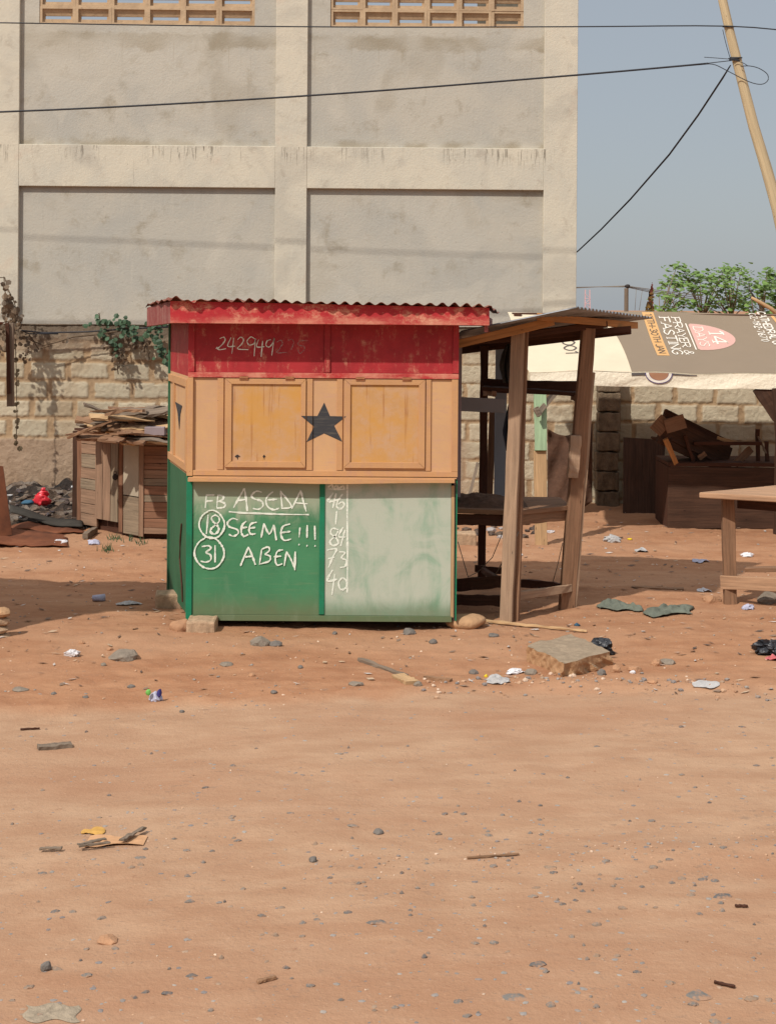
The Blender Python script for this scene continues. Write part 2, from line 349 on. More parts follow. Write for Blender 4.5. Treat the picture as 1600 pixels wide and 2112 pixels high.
# green with chalk dust
def green(name, c, kd, chalk, zt=None):
    n = N(name); v = n.co(); s = n.sep(v)
    a = n.noise(v, 2.6, 5, .6, .3); col = n.mix(n.rng(a, .35, .7), c, tuple(x*.8 for x in c[:3])+(1,))
    col = n.mix(n.rng(n.noise(n.map(v, (2, 2, 30)), 2, 5, .7), .52, .75, 0, .45), col, A(124, 148, 108, .75))
    lowz = n.rng(n.mth('ADD', s[2], n.mth('MULTIPLY', n.noise(v, 5, 5, .7), .22)), .16, .40, .75, 0)
    col = n.mix(lowz, col, A(120, 116, 84, .75))
    sw = n.noise(n.map(v, (3.2, 3.2, 2.2)), 1.6, 5, .6, 1.6); sw2 = n.noise(n.map(v, (7, 7, 1.6)), 1.4, 4, .6, .8)
    m = n.mth('ADD', n.mth('MULTIPLY', sw, .55), n.mth('MULTIPLY', sw2, .45))
    if zt is None: cm = n.rng(m, .30, .56, .48, .97)
    else:
        zz = n.mth('ADD', s[2], n.mth('MULTIPLY', n.mth('SUBTRACT', m, .5), .7))
        cm = n.mth('MAXIMUM', n.rng(zz, zt, zt+.20, 0, .82), n.rng(m, .5, .78, 0, .32))
    if zt is None:
        ed = n.rng(n.mth('ADD', s[2], n.mth('MULTIPLY', m, .12)), .17, .30, .25, 1); cm = n.mth('MULTIPLY', cm, ed)
    col = n.mix(cm, col, chalk)
    return n.done(col, .75, n.noise(n.map(v, (4, 4, 50)), 3, 5), .0012, .4)
MAT['green_l'] = green('green_paint_board', A(76, 138, 96, .88), .3, A(176, 182, 156, .80), .63)
MAT['green_r'] = green('green_paint_chalked', A(92, 162, 124, .84), .8, A(192, 197, 178, .82))
n, col, v, g = paint('green_paint', A(30, 128, 92, .85), A(120, 140, 104, .8), .28, 4, c2=A(44, 112, 78, .85)); MAT['green'] = n.done(col, .6, g, .002, .5)
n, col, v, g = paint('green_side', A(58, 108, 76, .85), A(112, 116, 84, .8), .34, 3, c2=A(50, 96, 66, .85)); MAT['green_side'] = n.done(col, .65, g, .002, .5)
n = N('black_paint'); v = n.co(); MAT['star'] = n.done(n.mix(n.rng(n.noise(n.map(v, (3, 3, 30)), 3, 5, .7), .5, .8, 0, .7), A(66, 66, 68, .8), A(120, 112, 100, .8)), .8)
def chalkm(name, c, lo, hi):
    n = N(name); v = n.co(); f = n.noise(v, 90, 4, .8); g2 = n.noise(v, 12, 3, .6)
    gr_ = n.noise(n.map(v, (20, 20, 130)), 1.4, 3, .7)
    return n.done(c, .95, alpha=n.mth('MULTIPLY', n.mth('MULTIPLY', n.rng(f, lo-.03, hi-.04, .35, 1), n.rng(gr_, .28, .48, .65, 1)), n.rng(g2, .25, .5, .7, 1)))
MAT['chalk'] = chalkm('chalk', A(228, 232, 216, .95), .32, .50)
MAT['chalk_faint'] = chalkm('faint_chalk', A(205, 170, 165, .75), .46, .72)
MAT['hinge'] = plain('worn_hinge', A(172, 112, 74, .78), .6, .3, 30)
MAT['cement_patch'] = plain('spilled_cement', A(178, 160, 136, .72), .97, .2, 30, .008)
MAT['under'] = plain('dark_floor_board', A(96, 74, 58, .8), .9)
# rust & metals
n = N('rusty_iron'); v = n.co(); f = n.noise(v, 5, 6, .7, .3)
MAT['rust'] = n.done(n.ramp(f, [(.3, A(84, 50, 42)), (.5, A(128, 74, 60)), (.7, A(172, 120, 98))]), .85, n.noise(v, 40, 4), .003, .6)
n = N('rust_sheet'); v = n.co(); f = n.noise(n.map(v, (1, 1, .6)), 3, 6, .7, .3)
MAT['rust_sheet'] = n.done(n.ramp(f, [(.3, A(88, 52, 36)), (.55, A(128, 76, 50)), (.75, A(150, 98, 68))]), .85, n.noise(v, 30, 4), .004, .6)
n = N('zinc_sheet'); v = n.co(); f = n.noise(v, 4, 5, .65)
MAT['zinc'] = n.done(n.ramp(f, [(.35, A(120, 116, 112)), (.65, A(176, 178, 182))]), n.rng(f, .3, .7, .35, .6), n.noise(v, 30, 3), .001, .5, metal=.6)
MAT['iron_dark'] = plain('dark_iron', A(60, 52, 48), .7)
# woods
MAT['w_post'] = wood('weathered_plank', A(182, 150, 122, .78), .55)
MAT['w_orange'] = wood('fresh_orange_plank', A(196, 138, 84, .78), .6)
MAT['w_dark'] = wood('dark_stained_wood', A(92, 58, 42, .7))
MAT['w_brown'] = wood('brown_timber', A(152, 114, 86, .76))
MAT['w_grey'] = wood('grey_weathered_wood', A(140, 122, 104, .75))
MAT['w_pale'] = wood('pale_plank', A(206, 168, 124, .78), .65)
MAT['w_scrap'] = wood('scrap_board', A(168, 128, 96, .74), .35)
MAT['w_table'] = wood('table_board', A(196, 154, 120, .74), .6)
MAT['w_counter'] = wood('dark_brown_board', A(92, 64, 48, .7), .4, tone=.6)  # dark brown wood tone with darker mottling
MAT['w_hut'] = wood('hut_plank', A(166, 132, 106, .74), .5)
MAT['w_hut2'] = wood('hut_plank_red', A(156, 114, 88, .76), .5)
MAT['w_hut3'] = wood('hut_plank_grey', A(156, 136, 112, .76), .5)
MAT['hut_panel'] = plain('grey_hut_panel', A(190, 176, 152, .75), .9, .15, 3)
MAT['w_mint'] = wood('mint_painted_wood', A(164, 186, 146, .8), .7)
MAT['grey_paint'] = plain('grey_painted_board', A(136, 132, 130, .78), .6, .08, 4)
MAT['bluegrey'] = plain('blue_grey_board', A(150, 158, 166, .78), .6, .08, 3)
MAT['mauve'] = plain('mauve_painted_edge', A(162, 144, 144, .78), .7, .08, 4)
MAT['pole'] = wood('stripped_pole', A(214, 190, 150, .78), .75, tone=.15, scale=.6)
MAT['cable'] = plain('black_cable', A(62, 62, 66, .7), .6, .1)
MAT['wire'] = plain('thin_wire', A(150, 140, 128, .7), .6, .1)
MAT['mud'] = plain('dried_mud', A(112, 84, 66, .72), .97, .4, 18, .02)
# stones
MAT['stone_grey'] = plain('grey_stone', A(150, 136, 120, .74), .95, .25, 12, .012)
MAT['stone_dark'] = plain('dark_stone', A(126, 118, 110, .76), .9, .25, 12, .01)
MAT['stone_tan'] = plain('tan_stone', A(196, 148, 112, .74), .95, .2, 12, .012)
n = N('worn_road_stone'); v = n.co(); MAT['road_stone'] = n.done(n.mix(n.rng(n.noise(v, 26, 5, .7), .42, .60, 0, .85), n.ramp(n.rnd(), [(.0, A(104, 102, 100, .74)), (.6, A(136, 130, 122, .74)), (1, A(158, 134, 112, .74))]), A(190, 146, 114, .70)), .95, n.noise(v, 60, 4), .006, .6)
MAT['clay_block'] = plain('clay_block', A(200, 158, 118, .74), .97, .2, 10, .012)
MAT['cement_block'] = plain('cement_block', A(196, 164, 132, .76), .97, .25, 30, .012)
n = N('slab'); v = n.co(); nr = n.n('ShaderNodeNewGeometry').outputs['Normal']; nzv = n.sep(nr)[2]
f = n.noise(v, 18, 6, .75); f2 = n.noise(v, 9, 4, .6)
top = n.ramp(f, [(.3, A(150, 132, 110, .76)), (.7, A(184, 162, 136, .76))]); sd = n.ramp(f, [(.3, A(184, 138, 98, .74)), (.7, A(212, 170, 128, .76))])
MAT['slab'] = n.done(n.mix(n.rng(n.mth('ADD', nzv, n.mth('MULTIPLY', f2, .3)), .75, 1.0), sd, top), .95, f, .015, .8)
n = N('gravel'); MAT['gravel'] = n.done(n.mix(n.rng(n.noise(n.co(), 60, 4), .3, .7), n.attr('tint'), n.mix(.3, n.attr('tint'), A(190, 146, 114, .70))), .9)
# plastics, cloth
MAT['white_pl'] = plain('white_plastic', A(226, 222, 222, .85), .5, .1, 10, .01)
MAT['clear_pl'] = plain('cloudy_plastic', A(186, 182, 178, .85), .4, .12, 14, .01)
MAT['blue_pl'] = plain('pale_blue_plastic', A(186, 186, 204, .85), .5, .1, 10, .01)
MAT['black_pl'] = plain('black_plastic', A(44, 44, 48, .8), .35, .2, 10, .01, spec=.5)
MAT['red_pl'] = plain('red_plastic', A(216, 50, 60, .85), .35, .08, 6, .004, spec=.5)
MAT['yellow_pl'] = plain('yellow_plastic', A(236, 206, 50, .85), .5, .08)
MAT['blue_rag'] = plain('blue_rag', A(64, 100, 122, .8), .9, .2)
MAT['teal_rag'] = plain('grey_teal_cloth', A(118, 122, 108, .78), .95, .25, 10, .01)
MAT['green_pl'] = plain('green_plastic', A(120, 190, 90, .8), .6)
MAT['violet_pl'] = plain('violet_plastic', A(70, 64, 130, .8), .6)
MAT['ochre_paper'] = plain('ochre_sack_paper', A(216, 166, 88, .76), .95, .2, 10, .004)
MAT['tan_paper'] = plain('tan_sack_paper', A(206, 158, 116, .80), .95, .12, 10, .004)
MAT['shade_brown_sheet'] = plain('shade_brown_sheet', A(100, 72, 56, .7), .9, .35, 5, .02)
MAT['dark_cloth'] = plain('dark_cloth', A(66, 62, 56, .8), .95, .25)
MAT['navy_cloth'] = plain('navy_cloth', A(52, 56, 66, .8), .95, .25)
MAT['pink_cloth'] = plain('pink_cloth', A(204, 110, 110, .8), .9)
# leaves
def leafm(name, c, c2):
    n = N(name); v = n.co(); col = n.mix(n.noise(v, 5, 3), c, c2); col = n.mix(.75, col, n.mix(.0, n.attr('tint'), col), 'MULTIPLY')
    n.b.inputs['Subsurface Weight'].default_value = 0
    tr = n.n('ShaderNodeBsdfTranslucent'); n.put(tr.inputs[0], col); mx = n.n('ShaderNodeMixShader'); mx.inputs[0].default_value = .25
    m = n.done(col, .55); o = n.t.nodes['Material Output']
    n.t.links.new(n.b.outputs[0], mx.inputs[1]); n.t.links.new(tr.outputs[0], mx.inputs[2]); n.t.links.new(mx.outputs[0], o.inputs[0]); return m
MAT['leaf'] = leafm('tree_leaf', (.12, .21, .055, 1), (.20, .30, .10, 1))
MAT['vine'] = leafm('vine_leaf', (.050, .095, .050, 1), (.085, .14, .075, 1))
MAT['dry'] = leafm('dry_leaf', (.16, .11, .07, 1), (.28, .20, .13, 1))
MAT['bark'] = plain('bark', A(150, 134, 112, .7), .95, .25, 8, .01)
MAT['vinestem'] = plain('vine_stem', A(96, 78, 60, .75), .95, .25, 20, .003)
# banner
MAT['b_cream'] = plain('cream_vinyl', A(232, 214, 184, .80), .6, .05, 3, .006)
MAT['b_hem'] = plain('cream_vinyl_hem', A(240, 226, 200, .82), .6, .06, 6, .02)
MAT['b_brown'] = plain('brown_print', A(149, 130, 108, .77), .6, .03, 3, .001)
MAT['b_tan'] = plain('tan_print', A(176, 128, 98, .8), .6, .04, 3)
MAT['b_orange'] = plain('orange_print', A(222, 172, 112, .8), .6, .03)
MAT['b_white'] = plain('white_print', A(240, 230, 214, .84), .6, .02)
MAT['b_pink'] = plain('pink_print', A(220, 172, 158, .8), .6, .05, 2)
MAT['b_dark'] = plain('dark_print', A(92, 84, 80, .8), .6, .03)
MAT['b_purple'] = plain('purple_print', A(92, 80, 130, .8), .6, .03)

# ================================================================== GROUND (two sheets that meet along the road edge)
def axis(dense0, dense1, step, lo, hi, fn=None):
    a = [dense0]
    while a[-1] < dense1: a.append(a[-1]+(fn(a[-1]) if fn else step))
    l = []; p = dense0; s = step
    while p > lo: s *= 1.6; p -= s; l.append(p)
    r = []; p = a[-1]; s = step
    while p < hi: s *= 1.5; p += s; r.append(p)
    return np.array(l[::-1]+a+r)
gx = axis(-4.6, 4.6, .021, -500, 500); gy = axis(4.2, 17, .02, -60, 900, lambda y: .0028*y)
X, Y = np.meshgrid(gx, gy); Z = gh(X, Y)
ci = np.clip(np.abs(X)-5, 0, 60); Z = Z*(1-sst(10, 40, np.abs(X)+np.abs(Y-10)))
nx, ny = len(gx), len(gy); V = np.stack([X, Y, Z], -1).reshape(-1, 3)
q = np.arange((ny-1)*nx).reshape(ny-1, nx)[:, :-1].ravel(); FQ = np.stack([q, q+1, q+nx+1, q+nx], 1)
yc = V[FQ].mean(1); isyard = yc[:, 1] > road_edge(yc[:, 0])
yv = sst(-.10, .14, V[:, 1]-(road_edge(V[:, 0])+.1*vn(V[:, 0]*6, V[:, 1]*0, 8)))
def np_mesh(name, V, Fc, mat, attrs):
    used = np.unique(Fc); rm = np.full(len(V), -1); rm[used] = np.arange(len(used)); Fc = rm[Fc]; V2 = V[used]
    me = bpy.data.meshes.new(name); me.vertices.add(len(V2)); me.vertices.foreach_set('co', V2.ravel())
    me.loops.add(Fc.size); me.loops.foreach_set('vertex_index', Fc.ravel().astype(np.int32))
    me.polygons.add(len(Fc)); me.polygons.foreach_set('loop_start', (np.arange(len(Fc))*4).astype(np.int32)); me.polygons.foreach_set('loop_total', np.full(len(Fc), 4, np.int32))
    me.polygons.foreach_set('use_smooth', np.ones(len(Fc), bool)); me.update()
    for nm, a in attrs.items():
        a = a[used]
        if a.ndim == 1: at_ = me.attributes.new(nm, 'FLOAT', 'POINT'); at_.data.foreach_set('value', a)
        else: at_ = me.color_attributes.new(nm, 'FLOAT_COLOR', 'POINT'); at_.data.foreach_set('color', a.ravel())
    me.materials.append(mat); o = bpy.data.objects.new(name, me); COL.objects.link(o); return o
tag(np_mesh('ground', V, FQ[isyard], MAT['dirt'], {'yard': yv}), kind='structure')
tag(np_mesh('dirt_road', V, FQ[~isyard], MAT['dirt'], {'yard': yv}), kind='structure')

# ================================================================== BUILDING
YB = 20.0; bO = (0, YB, 0)
bld = thing('concrete_building', bO, 'tall unfinished grey concrete frame building with breeze block vents, behind the boundary wall', 'building')
bld.rotation_euler.z = .02
def bx(px): return (px-CX)*YB/F
def bz(py): return CH+(HY-py)*YB/F
DP = .062
for x0, x1 in ((-140, 40), (566, 631), (1120, 1189)):
    m = MB(); m.box(bx(x0), YB, 0, bx(x1), YB+.35, 7.6); m.build('column', MAT['frame_conc'], bld, bevel=.006)
m = MB(); m.box(-8.5, YB, 0, -8.1, YB+.35, 7.6); m.build('column', MAT['frame_conc'], bld, bevel=.006)
bays = ((-8.1, bx(-140)), (bx(40), bx(566)), (bx(631), bx(1120)))
beamz = (bz(389), bz(303))
for a, b in bays:
    m = MB(); m.box(a, YB+.003, beamz[0], b, YB+.3, beamz[1]); m.build('beam', MAT['frame_conc'], bld, bevel=.006)
    m = MB(); m.box(a, YB+.003, 6.9, b, YB+.3, 7.4); m.build('beam', MAT['frame_conc'], bld, bevel=.006)
    m = MB(); m.box(a, YB+DP, 0, b, YB+.22, beamz[0]); m.build('wall_panel', MAT['panel_conc'], bld)
wins = ((bx(78), bx(521)), (bx(677), bx(1077)))
zw0, zw1 = bz(53), bz(53)+.215*5
for (a, b), (w0, w1) in zip(bays[1:], wins):
    m = MB(); m.box(a, YB+DP, beamz[1], b, YB+.22, zw0); m.box(a, YB+DP, zw0, w0, YB+.22, zw1); m.box(w1, YB+DP, zw0, b, YB+.22, zw1); m.box(a, YB+DP, zw1, b, YB+.22, 6.9)
    m.build('wall_panel', MAT['panel_conc'], bld)
    m = MB(); nb = (w1-w0)/.430; nb = int(round(nb)); cw = (w1-w0)/nb; y0 = YB+DP+.012
    for r in range(5):
        for c in range(nb):
            x0, z0 = w0+c*cw, zw0+r*.215; x1, z1 = x0+cw, z0+.215; e = .035
            j = random.uniform(-.004, .004)
            m.box(x0, y0+j, z0, x0+e, y0+.11, z1); m.box(x1-e, y0+j, z0, x1, y0+.11, z1)
            m.box(x0+e, y0+j+.001, z0, x1-e, y0+.11, z0+.022); m.box(x0+e, y0+j+.001, z1-.028, x1-e, y0+.11, z1)
            zs0, zs1 = z0+.062, z0+.105; b1 = y0+.05+j; sl = .02
            m.hexa([(x0+e, b1-sl*0, zs1), (x1-e, b1, zs1), (x1-e, b1+.03, zs1), (x0+e, b1+.03, zs1), (x0+e, b1-.03, z1-.028), (x1-e, b1-.03, z1-.028), (x1-e, b1+.02, z1-.028), (x0+e, b1+.02, z1-.028)])
            m.box(x0+e, b1-.012, z0+.022, x1-e, b1+.028, zs0)
            m.box(x0+e, b1+.002, zs0, x0+e+.028, b1+.028, zs1); m.box(x1-e-.028, b1+.002, zs0, x1-e, b1+.028, zs1)
    m.build('breeze_block_screen', MAT['screen'], bld)
a, b = bays[0]; m = MB(); m.box(a, YB+DP, beamz[1], b, YB+.22, 6.9); m.build('wall_panel', MAT['panel_conc'], bld)
for xs in (bx(1189)-.2, -8.45):
    m = MB(); m.box(xs, YB+.35, 0, xs+.18, YB+8, 7.4); m.build('side_wall', MAT['panel_conc'], bld)
m = MB(); m.box(-8.25, YB+7.8, 0, bx(1189)-.2, YB+8, 3.2); m.build('back_wall', MAT['panel_conc'], bld)
m = MB(); m.box(1.28, YB+2.5, 0, bx(1189)-.2, YB+2.7, 7.2); m.build('inner_wall', MAT['inner'], bld)

# ================================================================== BOUNDARY WALL
YW = 16.5
wx = axis(-4.3, 4.3, .011, -14, 14); wz = np.linspace(0, 1.88, 150); XX, ZZ = np.meshgrid(wx, wz)
dx = XX+.010*fbm(XX*7, ZZ*7, 31, 3); dz = ZZ+.008*fbm(XX*6+9, ZZ*6, 35, 3)+.012*vn(XX*1.2, XX*0, 71)
P = .196; row = np.floor((dz-.71+P*10)/P); fz = ((dz-.71+P*10)/P-row)*P
off = .21*(row % 2)+.12*_h(row, row*0, 3); LB = .425; cc = np.floor((dx+off)/LB); fx_ = ((dx+off)/LB-cc)*LB
jw = .03*_h(cc, row, 5); jh = .02*_h(cc, row, 6)
thin_ = sst(.3, .8, XX)*.009; d_ = np.minimum(np.minimum(fx_-.019-jw+thin_, LB-.019-jw*.6-fx_+thin_), np.minimum(fz-.014-jh+thin_, P-.014-fz+thin_))
blk = sst(-.004, .008, d_+.012*fbm(XX*22, ZZ*22, 61, 3)); plaster = 1-sst(.70, .735, ZZ+.05*fbm(XX*4, ZZ*4, 40, 2))
plaster = plaster*(1-sst(.7, .9, XX)); top = sst(1.60, 1.63, ZZ+.05*fbm(XX*3, ZZ*3, 44, 2)); plm = np.maximum(plaster, top*.65)
H = blk*.012*(1-plm)+plm*.008+top*.006+.005*fbm(XX*9, ZZ*9, 50, 3)+.006*fbm(XX*40, ZZ*40, 52, 2)
H = H+.03*sst(.78, .86, np.abs(ZZ-1.79)*-1+.87)*0
tone = _h(cc, row, 7)
Vw = np.stack([XX, YW-H, ZZ-.03], -1).reshape(-1, 3); nxw = len(wx)
q = np.arange((len(wz)-1)*nxw).reshape(-1, nxw)[:, :-1].ravel(); FW = np.stack([q, q+1, q+nxw+1, q+nxw], 1)
wall = thing('boundary_wall', (0, YW, 0), 'low wall of rough pale concrete blocks with dark capping along the back of the yard', 'wall')
o = np_mesh('block_face', Vw-np.array([0, YW, 0]), FW, MAT['blockwall'], {'blk': np.stack([blk, tone, plm, blk*0+1], -1).reshape(-1, 4)}); o.parent = wall
m = MB(); m.box(-14, YW+.01, -.03, 14, YW+.16, 1.82); m.build('wall_core', MAT['rough_block'], wall)
m = MB()
m.grid(lambda u, v: (-14+28*u, YW-.028+.2*v, 1.845+.012*float(vn(u*140, v*2, 61))), 300, 2); m.build('capping', MAT['rough_block'], wall)
m = MB(); xx0, xx1 = (1228-800)*YW/F, (1274-800)*YW/F
for i in range(9):
    z0 = i*.2; jx = random.uniform(-.012, .012); m.beam((xx0+jx, YW-.09, z0+.1), (xx1+jx, YW-.09, z0+.1), .2, .188, n=6, j=.007)
m.build('pilaster', MAT['rough_block'], wall, bevel=.012)

# ================================================================== KIOSK
YK = 10.22; kO = (-.42, 10.7, 0.0)
kiosk = thing('kiosk', kO, 'small wooden kiosk painted red, ochre and green with a black star and chalk writing', 'kiosk')
def kx(px, Y=YK): return (px-CX+2.0)*Y/F
def kz(py, Y=YK): return at(395, py, Y).z
def fr(m, x0, y0, x1, y1, out=0.0, th=.02, axis='x'):       # board on the kiosk front, face 'out' metres proud
    Yf = YK-out; m.box(kx(x0, Yf), Yf, kz(y1, Yf), kx(x1, Yf), Yf+th, kz(y0, Yf), axis)
FLx, FLy = kx(393), YK+.012; BLx, BLy = at(347, 1220, 11.26).x, 11.26
FRx = kx(943); BRx = FRx+.02; BRy = 11.26
sd_ = Vector((BLx-FLx, BLy-FLy, 0)); SLn = sd_.length; sdn = sd_.normalized(); snn = Vector((-sdn.y, sdn.x, 0))   # outward normal (left)
def sp(t, z, out=0): return Vector((FLx, FLy, 0))+sdn*(t*SLn)+snn*out+Vector((0, 0, z))
def sbox(m, t0, z0, t1, z1, out=0.0, th=.02):
    a, b = sp(t0, z0, out), sp(t1, z0, out); d = -snn*th; up = Vector((0, 0, z1-z0))
    m.hexa([a, b, b+d, a+d, a+up, b+up, b+d+up, a+d+up])
zr, zy, zb = kz(778), kz(984), kz(1280); ztop = kz(650)
# lower green
m = MB(); fr(m, 398, 992, 660, 1267, 0, .02); tag(m.build('lower_panel', MAT['green_l'], kiosk), 'green board with white chalk writing')
m = MB(); fr(m, 671, 992, 931, 1267, 0, .02); tag(m.build('lower_panel', MAT['green_r'], kiosk), 'green board smeared pale with chalk dust')
m = MB(); fr(m, 660, 994, 671, 1266, .008, .03, 'z'); m.build('corner_post', MAT['green'], kiosk, bevel=.002).name = 'center_post'
m = MB(); fr(m, 385, 982, 397.5, 1281, .012, .035, 'z'); m.build('corner_post', MAT['green'], kiosk, bevel=.003)
m = MB(); fr(m, 398, 1268, 934, 1280, .006, .03); m.build('bottom_rail', MAT['green_l'], kiosk, bevel=.002)
m = MB(); fr(m, 931.5, 998, 938, 1270, .004, .03, 'z'); m.build('edge_strip', MAT['w_pale'], kiosk, bevel=.001)
m = MB(); m.hexa([(kx(940.5), YK-.02, kz(1276)), (kx(943), YK-.02, kz(1276)), (kx(943), YK+.5, kz(1276)), (kx(940.5), YK+.5, kz(1276)),
                  (kx(941), YK-.02, kz(985)), (kx(943.5), YK-.02, kz(985)), (kx(943.5), YK+.5, kz(985)), (kx(941), YK+.5, kz(985))]); m.build('side_sheet_edge', MAT['green'], kiosk)
# side walls
m = MB(); sbox(m, 0, zb+.012, 1, zy, 0); tag(m.build('side_wall', MAT['green_side'], kiosk), 'dull green lower side wall')
m = MB(); sbox(m, .02, zy, 1, zr, 0); m.build('side_wall', MAT['ochre_panel'], kiosk)
m = MB(); sbox(m, .02, zr, 1, ztop, 0); m.build('side_wall', MAT['red'], kiosk)
m = MB(); sbox(m, .12, zy+.02, .98, zy+.07, .014); sbox(m, .12, zr-.07, .98, zr-.02, .014); sbox(m, .12, zy+.07, .17, zr-.07, .014); sbox(m, .7, zy+.07, .76, zr-.07, .014); m.build('side_batten', MAT['ochre'], kiosk, bevel=.002)
m = MB(); sbox(m, .96, zb, 1.0, ztop, .012, .04); m.build('corner_post', MAT['green_side'], kiosk)
z0 = kz(845); m = MB(); m.prism([sp(.38, z0, .0025), sp(.70, z0+.006, .0025), sp(.58, z0-.06, .0025), sp(.50, z0-.17, .0025), sp(.46, z0-.06, .0025)], snn*.001); m.build('painted_star', MAT['star'], kiosk)
m = MB(); m.tube([sp(.35, .62, .004), sp(.40, .5, .006), sp(.42, .38, .004), sp(.30, .22, .006), sp(.28, .12, .004)], .006, 4); m.build('bark_sliver', MAT['w_dark'], kiosk)
m = MB(); m.box(FRx-.02, YK+.02, zb, FRx, BRy, ztop); m.build('side_wall', MAT['mauve'], kiosk)
m = MB(); m.box(BLx, BLy-.02, zb, BRx, BLy, ztop-.02); m.build('back_wall', MAT['under'], kiosk)
m = MB(); m.hexa([(FLx+.02, YK+.03, zb), (FRx-.02, YK+.03, zb), (BRx-.02, BRy-.02, zb), (BLx+.02, BLy-.02, zb), (FLx+.02, YK+.03, zb+.03), (FRx-.02, YK+.03, zb+.03), (BRx-.02, BRy-.02, zb+.03), (BLx+.02, BLy-.02, zb+.03)]); m.build('floor', MAT['under'], kiosk)
# ochre band
m = MB(); fr(m, 397, 779, 931, 969, 0, .02); m.build('middle_panel', MAT['ochre_panel'], kiosk)
def batten(x0, y0, x1, y1, out, mat='ochre', nm='batten', ax='z', th=None):
    m = MB(); fr(m, x0, y0, x1, y1, out, th or out+.01, ax); return m.build(nm, MAT[mat], kiosk, bevel=.0015)
batten(385, 778.5, 397.5, 981.5, .022, nm='corner_post', th=.045)
batten(448, 779.5, 460.5, 968, .010); batten(632, 779.5, 644, 968, .010); batten(694, 779.5, 706, 968, .010); batten(878, 779.5, 888, 968, .010); batten(931, 779, 944, 969, .014, th=.04)
batten(398, 969.5, 944, 980.5, .018, ax='x', nm='counter_rail', th=.03); batten(398, 982.5, 942, 984.5, .030, ax='x', nm='counter_rail', th=.04)
m = MB(); x0, x1 = kx(388, YK-.07), kx(938, YK-.07); zz0, zz1 = kz(993, YK-.07), kz(985.5, YK-.07)
def sag(u): return -.006*math.sin(u*3.3)+.003*math.sin(u*9)
m.grid(lambda u, v: (x0+(x1-x0)*u, YK-.075 if v < .5 else YK-.075, (zz0+sag(u)) if v < .5 else zz1), 24, 1)
m.grid(lambda u, v: (x0+(x1-x0)*u, YK-.075+.09*v, zz1+.0), 24, 1); m.grid(lambda u, v: (x0+(x1-x0)*u, YK-.075+.09*v, zz0+sag(u)), 24, 1, True)
m.grid(lambda u, v: (x0, YK-.075+.09*u, zz0+(zz1-zz0)*v), 1, 1, True); m.grid(lambda u, v: (x1, YK-.075+.09*u, zz0+(zz1-zz0)*v), 1, 1)
m.build('counter_sill', MAT['ochre'], kiosk)
# shutters
SHUT = ((463, 630, 477, 620), (709, 876, 722, 863))
for k, (a, d, b, c) in enumerate(SHUT):
    t, bb, ti, bi = 780, 963, 791, 951
    o1, th = .020, .022; m = MB()
    for q in ([(a, t), (d, t), (c, ti), (b, ti)], [(d, t), (d, bb), (c, bi), (c, ti)], [(d, bb), (a, bb), (b, bi), (c, bi)], [(a, bb), (a, t), (b, ti), (b, bi)]):
        Yf = YK-o1; g_ = .0008; cxq = sum(p[0] for p in q)/4; czq = sum(p[1] for p in q)/4
        P4 = [Vector((kx(px, Yf), Yf, kz(py, Yf))) for px, py in q]; cen = sum(P4, Vector())/4
        P4 = [p+(cen-p).normalized()*g_ for p in P4]; L4 = [p+Vector((0, th, 0)) for p in P4]
        m.hexa([P4[0], P4[1], P4[2], P4[3]]+L4 if False else [L4[0], L4[1], L4[2], L4[3], P4[0], P4[1], P4[2], P4[3]])
    s_ = m.build('shutter', MAT['ochre'], kiosk, bevel=.0012)
    m = MB(); Yf = YK-.008; m.box(kx(b-2, Yf), Yf, kz(bi+2, Yf), kx(c+2, Yf), Yf+.006, kz(ti-2, Yf)); sub(s_, m, 'shutter_board', MAT['shutter'], kO)
    for hx in ((502, 597) if k == 0 else (742, 838)):
        m = MB(); Yf = YK-.024; m.box(kx(hx-9, Yf), Yf, kz(783, Yf), kx(hx+9, Yf), Yf+.003, kz(775, Yf)); m.tube([(kx(hx-9, Yf), Yf-.001, kz(779, Yf)), (kx(hx+9, Yf), Yf-.001, kz(779, Yf))], .004, 6)
        sub(s_, m, 'hinge', MAT['hinge'], kO)
    if k == 0:
        for hx, w_ in ((490, 6.0), (545, 3.2)):
            m = MB()
            Yf = YK-.0095
            pts = [(hx-w_, 941), (hx-w_*.5, 938), (hx, 936.5), (hx+w_*.6, 939), (hx+w_, 941), (hx+.2*w_, 942), (hx+w_*.1, 948), (hx-w_*.3, 943)]
            m.prism([Vector((kx(x, Yf), Yf, kz(y, Yf))) for x, y in pts], (0, -.0006, 0))
            sub(s_, m, 'splintered_hole', MAT['iron_dark'], kO)
# star, one piece on each board level
def clip(poly, x0, x1):
    for s_, X_ in ((1, x0), (-1, x1)):
        out = []
        for i in range(len(poly)):
            p, q = poly[i], poly[(i+1) % len(poly)]; a, b = s_*(p[0]-X_) >= 0, s_*(q[0]-X_) >= 0
            if a: out.append(p)
            if a != b: t = (X_-p[0])/(q[0]-p[0]); out.append((X_, p[1]+t*(q[1]-p[1])))
        poly = out
        if not poly: return []
    return poly
st5 = []
tips = [(667, 829), (714, 858), (706, 909), (632, 909), (620, 856)]
cenx, ceny = 667.5, 873
tips = [(668, 828), (713.5, 856.5), (706, 909), (632, 910), (620, 856)]
inn = [(680, 856), (689, 876), (668, 892), (647, 878), (654, 856)]
for i in range(5): st5 += [tips[i], inn[i]]
m = MB()
def starpiece(x0, x1, out):
    # star is concave: clip each triangle (centre, tip, inner) apart
    for i in range(10):
        tri = [(cenx, ceny), st5[i], st5[(i+1) % 10]]; p = clip(tri, x0, x1)
        if len(p) >= 3:
            Yf = YK-out-.0012; b = len(m.v); m.v += [(kx(x, Yf), Yf, kz(y, Yf)) for x, y in p]; m.face(list(range(b, b+len(p))))
